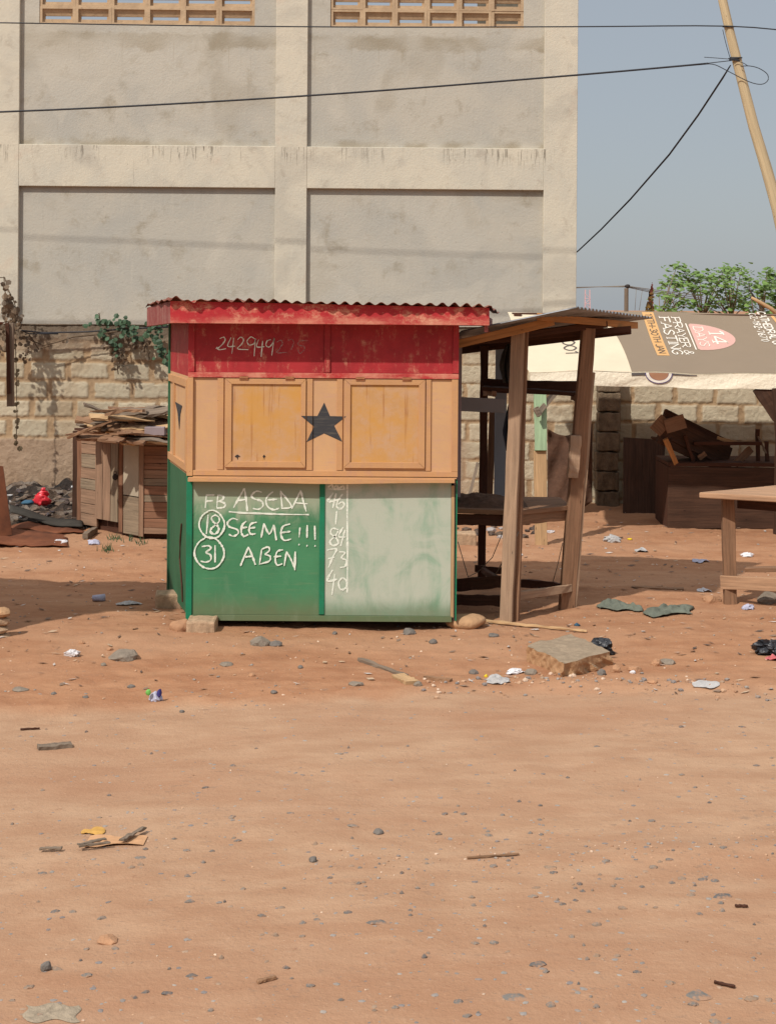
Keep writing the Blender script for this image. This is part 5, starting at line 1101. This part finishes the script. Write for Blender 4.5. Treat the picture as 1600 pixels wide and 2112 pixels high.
# ================================================================== FAR THINGS
YT = 40.0
random.seed(21)
crop = [(820, 110), (870, 130), (900, 170), (780, 200), (830, 230), (740, 245), (900, 240), (950, 180), (1000, 200), (1040, 180), (960, 280), (880, 270), (680, 325), (740, 350), (800, 380), (850, 400), (900, 410), (940, 390), (1100, 190), (1150, 220), (1200, 120), (1250, 140), (1330, 130), (1280, 180), (1380, 190), (1230, 250), (1150, 300), (1060, 310), (1100, 360), (1200, 350), (1300, 320), (1370, 260), (1290, 400), (1170, 400), (1060, 430), (1250, 430), (700, 440), (750, 450), (1400, 400), (1350, 430), (1000, 290), (1180, 170), (1230, 190), (1330, 220), (1240, 310), (1340, 370), (1120, 250), (960, 230)]
crop2 = [(1440, 290), (1480, 240), (1530, 150), (1560, 190), (1590, 180), (1520, 320), (1580, 260), (1470, 360), (1560, 360), (1500, 420), (1590, 420), (1640, 230), (1700, 200), (1680, 300), (1740, 350), (1650, 400), (1760, 420), (1720, 260), (1620, 320), (1540, 250), (1500, 280)]
def tree(cl, base_px, label, loc_y):
    base = at(base_px, 700, loc_y); base.z = 0; t = thing('tree', base, label, 'tree')
    hub = at(base_px, 690, loc_y); tm = MB(); tm.tube([base, base.lerp(hub, .5)+Vector((.05, 0, 0)), hub], [.14, .12, .10], 8)
    lm = MB()
    C_ = []
    for x, y in cl:
        p = at(1180+x/3.81, 520+y/3.81, loc_y+random.uniform(-1.0, 1.0)); C_.append(p)
    mids = [hub+Vector((dx_, random.uniform(-.5, .5), .25+.15*random.random())) for dx_ in (-1.5, -.9, -.3, .3, .9, 1.4)]
    for mp in mids: tm.tube([hub-Vector((0, 0, .3)), hub.lerp(mp, .5)+Vector((0, 0, .02)), mp], [.06, .045, .03], 6)
    for p in C_:
        mp = min(mids, key=lambda q: (q-p).length); tm.tube([mp, mp.lerp(p, .5)+Vector((0, 0, .05)), p], [.022, .014, .006], 5)
        for k in range(22):
            r = Vector((random.gauss(0, .115), random.gauss(0, .2), random.gauss(0, .065))); tt = random.uniform(.55, 1.35)
            leaf(lm, p+r, random.uniform(.08, .16), Vector((random.uniform(-.6, .6), random.uniform(-.8, .4), 1)), (tt, tt, tt*.8))
    for k in range(120):          # lower crown, hidden behind the awning
        p = random.choice(C_); q = Vector((p.x+random.gauss(0, .3), p.y+random.gauss(0, .4), random.uniform(1.2, min(p.z, 2.0)))); tt = random.uniform(.5, 1.2); leaf(lm, q, .13, Vector((random.uniform(-.6, .6), -.6, 1)), (tt, tt, tt*.8))
    tm.build('trunk', MAT['bark'], t, smooth=True); lm.build('crown', MAT['leaf'], t)
tree(crop, 1480, 'light green leafy tree with spreading twigs above the awning', YT)
tree(crop2, 1640, 'leafy tree cut by the right edge with a bare pale branch', YT+1.5)
m = MB(); m.tube([at(1549, 613, 38), at(1565, 622, 38), at(1590, 636, 38), at(1610, 655, 38)], [.03, .045, .05, .06], 7); tag(m.build('bare_branch', MAT['w_pale'], smooth=True), 'pale bare dead branch sloping in front of the tree crowns', 'branch')
p0 = at(1291.5, 640, 34); fp = thing('lamp_pole', (p0.x, 34, 0), 'thin dark distant pole with a small lamp head', 'pole')
m = MB(); m.tube([Vector((p0.x, 34, 0)), at(1291.5, 594, 34)], .045, 8); m.build('shaft', MAT['w_grey'], fp); m = MB(); m.stone(at(1294, 590, 34), (.13, .12, .09), 2, .2); m.build('lamp_head', MAT['iron_dark'], fp)
m = MB()
for dy in (0, 3, 6): m.tube([at(1180, 592+dy*.3, 36), at(1235, 591, 35), at(1291, 589+dy*.4, 34), at(1340, 596+dy, 35), at(1400, 604+dy*1.3, 36), at(1450, 611+dy*1.3, 37)], .008, 4)
for a, b in (((1312, 592), (1309, 640)), ((1325, 593), (1318, 640))): m.tube([at(*a, 36), at(*b, 36)], .005, 4)
tag(m.build('distant_wires', MAT['wire'], smooth=True), 'faint thin wires strung from the distant lamp pole', 'wire')
MAT['tower_red'] = plain('faded_red_white_steel', A(206, 170, 172, .9), .7, .1)
tw = at(1211, 640, 300); m = MB(); base_z = 0; h_ = at(1211, 597, 300).z
for dx_ in (-.5, .5):
    for dy in (-.5, .5): m.tube([Vector((tw.x+dx_, 300+dy, 0)), Vector((tw.x+dx_*.8, 300+dy*.8, h_))], .07, 4)
k = 0
while k*.9 < h_-1: z = k*.9; s_ = .5 if k % 2 else -.5; m.tube([Vector((tw.x-s_, 299.5, z)), Vector((tw.x+s_, 299.5, z+.9))], .05, 4); m.tube([Vector((tw.x-.5, 299.5, z)), Vector((tw.x+.5, 299.5, z))], .05, 4); k += 1
tag(m.build('lattice_tower', MAT['tower_red']), 'very distant faded red and white lattice mast', 'mast')
# pointed cloth-wrapped plume
pm = at(1337, 640, 26); pt = thing('pointed_plume', (pm.x, 26, 0), 'narrow pointed plume of red and yellow rags rising behind the stall roof', 'rag plume')
m = MB(); m.tube([Vector((pm.x, 26, 0)), at(1340, 600, 26)], .02, 5); m.build('stick', MAT['w_dark'], pt)
m = MB(); random.seed(9)
for i in range(240):
    t = random.random()**.7; x = 1345+random.uniform(-1, 1)*(.5+9.5*t)-7*t; y = 582+78*t; c = random.choice([(.75, .5, .15), (.5, .3, .1), (.35, .12, .08), (.3, .32, .1), (.2, .14, .1)]) if t > .28 else random.choice([(.4, .1, .08), (.3, .1, .08)])
    leaf(m, at(x, y, 26+random.uniform(-.1, .1)), random.uniform(.03, .05)*(.5+t), Vector((random.uniform(-1, 1), -1, random.uniform(-.5, .6))), c)
MAT['rags'] = MAT['gravel']; m.build('rags', MAT['gravel'], pt)

# ================================================================== STONES, LITTER
random.seed(31)
NS = []
def rock(*a, **k): NS.append(stone(*a, **k))
rock(250, 1350, 64, 26, 'stone_grey', 'big rounded grey stone in the yard left of the kiosk', sub_=3)
rock(226, 1338, 14, 9, 'stone_tan', 'small reddish stone touching the big rounded grey stone')
rock(535, 1322, 46, 22, 'stone_grey', 'large flat grey stone in front of the green board with writing', sub_=3)
rock(567, 1327, 30, 14, 'stone_dark', 'darker flat stone on the right of the large flat grey stone')
rock(843, 1302, 30, 14, 'stone_dark', 'dark slanted stone below the pale chalked board', sub_=2)
rock(892, 1322, 20, 11, 'stone_dark', 'small blackish stone right of the dark slanted stone')
rock(690, 1305, 12, 8, 'stone_dark', 'little dark stone just under the middle of the kiosk')
rock(1018, 1310, 26, 8, 'stone_dark', 'flat dark chip beside the rounded clay block')
rock(92, 1992, 26, 26, 'stone_dark', 'upright pointed dark stone at the lower left of the road', sub_=2)
rock(780, 1715, 24, 13, 'stone_dark', 'round dark stone standing out in the middle of the road', sub_=2)
rock(645, 1772, 20, 14, 'stone_dark', 'dark round stone on the road, left of the middle')
rock(220, 1940, 44, 16, 'stone_tan', 'orange earthy lump on the lower left of the road', sub_=3)
rock(1170, 1372, 34, 16, 'stone_grey', 'stone wedged under the front of the broken slab')
rock(1095, 1385, 26, 14, 'stone_grey', 'grey stone at the left foot of the broken slab', sub_=3)
rock(1240, 1386, 22, 14, 'stone_dark', 'dark stone under the right end of the broken slab', sub_=3)
rock(1270, 1378, 26, 18, 'stone_tan', 'tan stone just right of the broken slab', sub_=3)
rock(1310, 1378, 30, 14, 'stone_tan', 'flat tan rubble piece further right of the broken slab', sub_=3)
rock(1355, 1365, 26, 16, 'stone_tan', 'orange rubble piece with a flat top right of the slab', sub_=3)
rock(1378, 1365, 34, 12, 'stone_grey', 'pale pointed shard leaning beside the orange rubble piece')
rock(1305, 1386, 14, 8, 'white_pl', 'small white pebble right of the broken slab')
rock(1318, 1400, 16, 10, 'stone_tan', 'small cream pebble in front of the slab rubble')
rock(1346, 1405, 24, 9, 'stone_tan', 'flat brown pebble in front of the orange rubble piece')
rock(978, 1386, 22, 11, 'stone_dark', 'square grey stone left of the scattered yellow caps')
rock(734, 1410, 34, 10, 'stone_grey', 'flat grey shard beside the half buried plank')
rock(862, 1410, 20, 12, 'stone_grey', 'small grey stone at the end of the half buried plank')
rock(565, 1427, 16, 8, 'stone_dark', 'lone dark pebble below the large flat grey stone')
rock(270, 1415, 18, 8, 'stone_dark', 'dark flat pebble above the crumpled plastic ball')
rock(175, 1437, 14, 8, 'stone_dark', 'dark pebble at left between paper scrap and plastic ball')
rock(110, 1430, 16, 6, 'stone_dark', 'thin dark chip near the left side of the yard')
rock(40, 1422, 36, 9, 'stone_grey', 'flat pale stone half buried near the left edge')
rock(213, 1370, 13, 8, 'stone_grey', 'grey pebble below the big rounded grey stone')
rock(168, 1325, 14, 8, 'stone_tan', 'orange pebble above the white paper scrap')
rock(466, 1370, 30, 10, 'stone_grey', 'pale flat stone in the yard below the small cement block')
rock(519, 1391, 14, 8, 'stone_tan', 'brown pebble under the large flat grey stone')
rock(620, 1375, 13, 8, 'stone_dark', 'grey pebble left of the half buried plank')
rock(375, 1467, 12, 7, 'stone_dark', 'grey pebble on the road edge below the plastic ball')
rock(1395, 2055, 2, 2, 'stone_grey', 'tiny chip') if False else None
# scattered small stones, all alike
seen = [(1060, 2058, 70, 20), (1440, 2055, 62, 18), (1110, 1990, 44, 14), (1490, 1850, 50, 14), (780, 1903, 46, 8), (88, 1802, 24, 9), (270, 1790, 20, 8), (392, 1861, 24, 9), (540, 1890, 22, 7), (625, 1905, 16, 9), (624, 1932, 16, 8), (118, 2000, 26, 9), (180, 2012, 30, 9), (345, 2050, 26, 12), (395, 2014, 30, 7), (456, 1977, 14, 7), (727, 1705, 26, 6), (918, 1680, 15, 8), (955, 1680, 18, 7), (1036, 1682, 12, 8), (1344, 1694, 20, 7), (1116, 1722, 12, 7), (1070, 1654, 12, 6), (1284, 1632, 8, 6), (1136, 1790, 34, 13), (1347, 1790, 26, 9), (1450, 1815, 26, 11), (1385, 1822, 18, 8), (1195, 1825, 14, 10), (1100, 1850, 26, 8), (740, 1823, 14, 7), (913, 1858, 10, 7), (980, 1947, 20, 8), (1295, 1960, 18, 8), (1313, 2006, 22, 8), (1273, 1973, 16, 7), (1548, 2062, 40, 9), (1585, 2064, 16, 12), (1475, 2110, 30, 10), (945, 2068, 24, 14), (1125, 2005, 20, 9), (875, 1975, 16, 8), (425, 1625, 18, 6), (88, 1631, 12, 5), (600, 1678, 20, 6), (205, 1687, 16, 5), (385, 1755, 22, 7), (300, 1752, 16, 7), (288, 1770, 30, 6), (290, 1785, 18, 6), (420, 1780, 14, 5), (490, 1735, 20, 6), (502, 1835, 16, 9), (580, 1873, 20, 6), (650, 1742, 16, 6), (150, 1882, 18, 8), (115, 1881, 26, 8), (178, 1959, 14, 8), (300, 2048, 20, 6), (640, 2035, 24, 6), (1170, 1605, 10, 6), (480, 1580, 16, 6), (1062, 1590, 8, 5), (1530, 1500, 18, 6), (1560, 1580, 16, 5), (1230, 1540, 16, 5), (1405, 1500, 14, 6)]
random.seed(101)
for i in range(120):
    if i < 50: x, y = random.gauss(1150, 230), random.gauss(1810, 70)
    else: x, y = random.uniform(5, 1595), 1500+600*random.random()**.8
    if not (0 < x < 1600 and 1480 < y < 2108): continue
    k_ = (y-1000)/1000; a = random.choice((9, 12, 15, 18, 24))*k_*1.1; seen.append((x, y, a, a*.4))
for x, y, a, b in seen:
    p = G(x, y); w_ = a*p.y/F; m = MB(); m.stone((p.x, p.y, p.z-.001), (w_*.95, max(w_*.7, b*p.y/F*1.9), random.uniform(.013, .024)), 2, .55, random.uniform(-.4, .4), fq=2.3)
    tag(m.build('road_stone', MAT['road_stone']), 'flat grey stone worn flush into the dirt road', 'stone', 'grey stones worn flush into the dirt road')
# gravel
m = MB(); random.seed(41)
def scatter(nn, y0, y1, s0, s1, cols, hgt=.5, sink=.25, xr=.30, lo=0):
    for i in range(nn):
        y = random.uniform(y0, y1) if not lo else y0+(y1-y0)*random.random()**lo; x = random.uniform(-xr, xr)*y
        if float(vn(np.array([x*1.3]), np.array([y*1.3]), 15)) < random.uniform(-.5, .25): continue
        s_ = s0+(s1-s0)*random.random()**3; c = random.choice(cols); k = random.uniform(.8, 1.15); m.c = tuple(q*k for q in c)
        m.stone((x, y, ghs(x, y)+s_*hgt*(.5-sink)-.001), (s_, s_*random.uniform(.5, 1), s_*hgt), 1, .4, random.random()*3)
gr = [(.24, .22, .20), (.29, .27, .24), (.19, .18, .175), (.32, .22, .15)]; tn = [(.46, .29, .18), (.38, .22, .13), (.6, .45, .33), (.3, .17, .10)]
scatter(4200, 4.3, 8.6, .006, .030, gr, .22, .33); scatter(1500, 4.3, 6.6, .005, .020, gr, .3, .3, xr=.30); scatter(1000, 4.3, 8.6, .004, .014, tn, .5, .2); scatter(3000, 8.4, 13, .005, .026, gr+tn+tn, .5, .2); scatter(900, 12.5, 16.3, .008, .035, gr+tn+[(.6, .58, .55)], .4, .2)
for i in range(260):
    x = random.uniform(.2, 2.3); y = 8.62+.12*math.sin(x*2)+random.gauss(0, .09); s_ = .008+.03*random.random()**3; m.c = random.choice(tn+gr); m.stone((x, y, ghs(x, y)+s_*.15), (s_, s_*.8, s_*.6), 1, .4)
for i in range(320):
    x = random.uniform(-.3, 1.9); y = 5.95+.08*math.sin(x*.9)+.05*x+random.gauss(0, .13); s_ = .005+.016*random.random()**3; m.c = random.choice(tn+gr); m.stone((x, y, ghs(x, y)+s_*.1), (s_, s_*.8, s_*.6), 1, .4)
tag(m.build('gravel', MAT['gravel'], loc=(0, 8, 0)), kind='stuff')
# leaf and chip litter
m = MB()
for i in range(1500):
    y = random.uniform(8.5, 16); x = random.uniform(-.27, .27)*y; s_ = random.uniform(.01, .04)
    if float(vn(np.array([x*.9]), np.array([y*.9]), 25)) < random.uniform(-.5, .3): continue
    z = ghs(x, y)+.005; t = random.random()*6.28; m.c = random.choice([(.12, .08, .06), (.2, .14, .1), (.45, .33, .22), (.5, .46, .42), (.08, .06, .05)]); a = Vector((math.cos(t), math.sin(t), 0))*s_; b_ = Vector((-math.sin(t), math.cos(t), .3))*s_*random.uniform(.2, .5); c = Vector((x, y, z))
    q = len(m.v); m.v += [tuple(c-a), tuple(c-b_*.8+Vector((0, 0, .003))), tuple(c+a+Vector((0, 0, .006))), tuple(c+b_)]; m.face([q, q+1, q+2, q+3])
tag(m.build('leaf_litter', MAT['gravel'], loc=(0, 12, 0)), kind='stuff')
def patch(u, v):
    q = G(52+110*u+6*math.sin(v*7), 2074+34*v+4*math.sin(u*9)); return (q.x, q.y, q.z+.002+.006*math.sin(math.pi*u)**.4*math.sin(math.pi*v)**.4*(.6+float(fbm(np.array([u*14]), np.array([v*7]), 2, 3))))
m = MB(); m.grid(patch, 40, 20, True); tag(m.build('cement_patch', MAT['cement_patch'], smooth=True), 'thin pale grey patch of spilled cement in the lower left corner of the road', 'cement')
# broken slab
sl = [(1083, 1352), (1165, 1392), (1256, 1370), (1212, 1338), (1110, 1326)]
m = MB()
b0, b1, b2, b3 = G(1085, 1364), G(1165, 1397), G(1260, 1372), G(1118, 1345)
b3 = b0+(b2-b1); hh = .10
def slab(u, v, t):
    p = b0.lerp(b1, u).lerp(b3.lerp(b2, u), v); return Vector((p.x, p.y, .0))+Vector((0, 0, .01+t*hh+.02*u*0))
N1 = 14
def rough(p, a):
    a = a*1.25; p = p+Vector((.022*float(vn(np.array([p.x*9]), np.array([p.y*9]), 13)), .03*float(vn(np.array([p.y*8]), np.array([p.x*8]), 14)), .016*float(vn(np.array([p.x*7]), np.array([p.y*7]), 15))))
    return rough0(p, a)
def rough0(p, a): return p+Vector((a*float(vn(np.array([p.x*30]), np.array([p.y*30+p.z*41]), 3)), a*float(vn(np.array([p.y*30]), np.array([p.x*30+p.z*37]), 4)), .5*a*float(vn(np.array([p.x*20]), np.array([p.y*20]), 5))))
for fn, fl in ((lambda u, v: rough(slab(u, v, 1), .012), False), (lambda u, v: rough(slab(u, 0, v), .014), False), (lambda u, v: rough(slab(1, u, v), .045*(1-v*.8)), False), (lambda u, v: rough(slab(0, u, v), .014), True), (lambda u, v: rough(slab(u, 1, v), .014), True)): m.grid(fn, N1*2, N1, fl)
bmx = tag(m.build('broken_slab', MAT['slab'], smooth=False), 'broken thick concrete slab lying in the yard, front right of the kiosk', 'slab')
# plastics
def crumple(nm, px, py, wpx, hpx, mat, label, cat, seed, k=.45, group=None, dk=.8):
    p = G(px, py+hpx*.4); w_ = wpx*p.y/F; h = hpx*p.y/F; m = MB(); m.stone((p.x, p.y+w_*.3, p.z+h*.35), (w_*1.05, w_*dk, h*1.1), 4, k*1.7, seed=seed, fq=3.4); return tag(m.build(nm, MAT[mat], smooth=False), label, cat, group)
def scrap(nm, px, py, wpx, hpx, mat, label, cat, seed):     # thin sheet lying on the ground with folds
    random.seed(seed); p = G(px, py); w_ = wpx*p.y/F; d_ = hpx*p.y*p.y/F/CH*1.0
    def f(u, v):
        e = .5+.35*math.sin(seed+u*5); x = p.x+(u-.5)*w_*(1-.3*abs(v-.5)*math.sin(seed*2)); y = p.y+(v-.5)*d_*(.5+e*math.sin(math.pi*(.15+.7*u)))
        return (x, y, ghs(x, y)+.004+(.018 if nm != 'sack_paper' else .007)*(.5+float(fbm(np.array([u*4+seed]), np.array([v*4]), seed, 3)))*math.sin(math.pi*u)**.5)
    m = MB(); m.grid(f, 16, 10); return tag(m.build(nm, MAT[mat], smooth=False, solid=.0015), label, cat)
crumple('plastic_bag', 1240, 1336, 52, 42, 'black_pl', 'black plastic bag caught behind the broken slab', 'bag', 3); NS
crumple('plastic_bag', 1590, 1338, 62, 36, 'black_pl', 'bunched black plastic bag at the right edge of the yard', 'bag', 8)
scrap('pink_scrap', 1592, 1361, 30, 6, 'pink_cloth', 'pink rag scrap under the black bag at the right edge', 'rag', 4)
crumple('plastic_ball', 320, 1439, 26, 22, 'blue_pl', 'crumpled bluish white plastic ball at the road edge', 'wrapper', 5, .25)
m = MB(); p = G(318, 1449); m.stone((p.x-.03, p.y-.01, p.z+.05), (.03, .02, .035), 2, .2); tag(m.build('green_wrapper', MAT['green_pl']), 'tiny green wrapper piece stuck on the crumpled plastic ball', 'wrapper')
m = MB(); m.stone((p.x+.025, p.y-.0, p.z+.045), (.03, .03, .05), 2, .2); tag(m.build('violet_wrapper', MAT['violet_pl']), 'dark violet wrapper piece on the crumpled plastic ball', 'wrapper')
crumple('paper_scrap', 148, 1350, 32, 16, 'white_pl', 'crumpled white paper in the yard left of the big grey stone', 'paper', 6)
p = G(203, 1240); m = MB(); m.tube([(p.x-.04, p.y, p.z+.02), (p.x+.045, p.y, p.z+.025)], [.02, .026], 12); tag(m.build('plastic_cup', MAT['blue_pl'], smooth=True), 'pale plastic cup on its side in the shadow at left', 'cup')
scrap('paper_scrap', 266, 1247, 56, 6, 'clear_pl', 'flat torn white plastic strip in the shadow at left', 'plastic', 7)
crumple('plastic_scrap', 190, 1120, 26, 13, 'blue_pl', 'crumpled pale violet plastic near the low hut', 'plastic', 9)
scrap('plastic_scrap', 122, 1121, 32, 9, 'white_pl', 'torn white and dark plastic in front of the rusty sheets', 'plastic', 10)
crumple('plastic_scrap', 1265, 1112, 30, 18, 'clear_pl', 'crumpled clear plastic on the ground right of the stall', 'plastic', 11)
crumple('plastic_scrap', 1541, 1145, 24, 9, 'white_pl', 'bright white plastic scrap right of the table leg', 'plastic', 12)
scrap('plastic_scrap', 1445, 1158, 34, 7, 'blue_pl', 'flat bluish plastic left of the table leg', 'plastic', 13)
scrap('plastic_scrap', 1452, 1220, 30, 4, 'white_pl', 'thin white plastic strip left of the table foot', 'plastic', 14)
crumple('plastic_scrap', 1543, 1253, 22, 13, 'blue_pl', 'balled pale plastic in front of the table stones', 'plastic', 15)
scrap('plastic_scrap', 1322, 1138, 26, 6, 'clear_pl', 'small cloudy plastic piece in the yard behind the teal cloth', 'plastic', 16)
scrap('plastic_scrap', 1455, 1414, 56, 10, 'clear_pl', 'flat cloudy plastic sheet lying near the right road edge', 'plastic', 17)
scrap('plastic_scrap', 1027, 1405, 44, 10, 'clear_pl', 'flat cloudy plastic below the yellow caps', 'plastic', 18)
crumple('foam_crumbs', 1062, 1386, 34, 12, 'white_pl', 'white foam crumbs left of the broken slab', 'foam', 19)
crumple('bottle_cap', 1002, 1395, 8, 7, 'yellow_pl', 'round yellow cap left of the white foam', 'cap', 20, .1); crumple('bottle_cap', 1029, 1397, 13, 6, 'yellow_pl', 'flatter yellow cap nearer the white foam', 'cap', 21, .1)
crumple('plastic_scrap', 1190, 1289, 12, 7, 'blue_rag', 'tiny bright blue plastic bit behind the split stick', 'plastic', 22)
crumple('yellow_scrap', 1299, 1113, 10, 4, 'yellow_pl', 'small yellow scrap beside the crumpled clear plastic', 'scrap', 23, .2)
crumple('plastic_scrap', 1137, 1096, 16, 7, 'white_pl', 'small white crumple right of the mint painted post', 'plastic', 24)
def ragf(px0, px1, py0, py1, seed, label):
    def f(u, v):
        hw = .42+.45*abs(math.sin(u*4.3+seed))+.12*math.sin(u*13+seed); hw *= (.35+.65*math.sin(math.pi*min(max(u, .04), .96))**.5)
        q = G(px0+(px1-px0)*(u+.05*math.sin(v*6+seed)), (py0+py1)/2+(py1-py0)*(v-.5)*hw*1.25+3*math.sin(u*5+seed)); e = math.sin(math.pi*u)**.3
        return (q.x, q.y, q.z+.010+.055*max(0, .40+float(fbm(np.array([u*5+seed]), np.array([v*3]), seed, 3)))*e*math.sin(math.pi*min(max(v, .05), .95)))
    m = MB(); m.grid(f, 34, 14, True); tag(m.build('cloth', MAT['teal_rag'], smooth=True, solid=.004), label, 'cloth')
ragf(1234, 1322, 1246, 1264, 3, 'grey green rag lying flat, the one nearer the stall'); ragf(1330, 1426, 1252, 1274, 7, 'grey green rag lying flat with folds, the one nearer the table')
# planks, bark, sticks on the ground
def stick(a, b, w_, t_, mat, label, cat='stick', nm='stick', lift=.006, **k):
    m = MB(); m.beam(G(*a)+Vector((0, 0, lift)), G(*b)+Vector((0, 0, lift)), w_, t_, n=8, j=min(.004, w_*.15), **k); tag(m.build(nm, MAT[mat], bevel=.002), label, cat)
stick((742, 1362), (838, 1398), .035, .02, 'w_grey', 'half buried grey plank slanting in front of the kiosk', 'plank', 'plank', .004)
stick((820, 1396), (850, 1412), .08, .025, 'w_pale', 'broken pale end piece of the half buried plank', 'plank', 'plank')
stick((876, 1400), (930, 1406), .04, .02, 'w_scrap', 'short brown slat right of the half buried plank', 'plank', 'plank')
stick((78, 1546), (148, 1540), .05, .022, 'w_grey', 'splintered grey wood chunk on the road at left', 'wood', 'wood_chunk')
stick((42, 1507), (82, 1505), .012, .008, 'w_dark', 'thin dark twig above the splintered wood chunk', 'twig', 'twig')
stick((963, 1773), (1070, 1765), .010, .007, 'w_scrap', 'long thin straw like stick on the road, lower right', 'stick', 'stick')
stick((1515, 1872), (1542, 1873), .012, .008, 'w_dark', 'short dark stick at the right of the road', 'stick', 'stick')
stick((1472, 2030), (1516, 2040), .010, .008, 'w_dark', 'curved dark twig at the lower right of the road', 'twig', 'twig')
stick((530, 2030), (568, 2020), .014, .010, 'w_scrap', 'short brown stick at the lower centre left of the road', 'stick', 'stick')
stick((1302, 1212), (1410, 1217), .06, .012, 'w_scrap', 'flat bark like strip in the stall shadow', 'bark', 'bark_strip')
stick((175, 1113), (196, 1100), .05, .05, 'w_grey', 'stub of dark wood standing in dirt before the low hut', 'wood', 'wood_stub', .03)
# trampled yellow paper with metal strips
scrap('sack_paper', 240, 1738, 120, 26, 'tan_paper', 'trampled tan paper sack pressed into the road at left', 'sack', 33); scrap('sack_paper', 192, 1718, 50, 14, 'ochre_paper', 'small bright ochre scrap of paper sack behind the trampled tan one', 'sack', 35)
stick((160, 1755), (218, 1742), .016, .008, 'w_grey', 'upper grey lath of the bent pair lying on the tan sack', 'lath', 'lath', .022); stick((162, 1757), (228, 1750), .016, .008, 'w_grey', 'lower grey lath of the bent pair lying on the tan sack', 'lath', 'lath', .022)
stick((250, 1745), (298, 1718), .022, .008, 'w_grey', 'single grey lath at the right end of the tan sack', 'lath', 'lath', .022); stick((82, 1758), (128, 1757), .018, .008, 'w_grey', 'small curved lath left of the tan sack', 'lath', 'lath', .014)
# pale block behind the stall legs
m = MB(); p = at(962, 1122, 13.9); m.beam((p.x-.1, 13.9, .05), (p.x+.08, 13.9, .05), .2, .13, n=4, j=.005); tag(m.build('cement_block', MAT['cement_block'], bevel=.012), 'pale cement block on the ground seen under the stall table', 'block')
m = MB(); random.seed(77)
for i in range(60):
    x, y = random.uniform(.45, 1.5), random.uniform(14.3, 15.8); s_ = random.uniform(.04, .14); m.c = random.choice([(.03, .03, .03), (.06, .05, .04), (.12, .09, .07), (.35, .33, .32)]); m.stone((x, y, ghs(x, y)+.01), (s_, s_, s_*.5), 1, .5)
tag(m.build('rubbish_scraps', MAT['gravel']), kind='stuff')
# weeds before the hut
wd = MB(); random.seed(55)
for cxp, cyp, k in ((235, 1112, 26), (222, 1137, 30), (290, 1122, 16), (265, 1116, 10)):
    for i in range(k):
        p = G(cxp+random.gauss(0, 7), cyp+random.gauss(0, 2)); h = random.uniform(.03, .08); d = Vector((random.uniform(-.03, .03), random.uniform(-.02, .02), h)); a = Vector((.004, 0, 0)); wd.c = random.choice([(1, 1, 1.0001), (.7, .7, .6), (1.2, 1.1, .7)]); b = len(wd.v); wd.v += [tuple(p-a), tuple(p+a), tuple(p+d)]; wd.face([b, b+1, b+2])
tag(wd.build('grass', MAT['vine']), kind='stuff')
for o in bpy.data.objects:
    if '_o' in o: del o['_o']
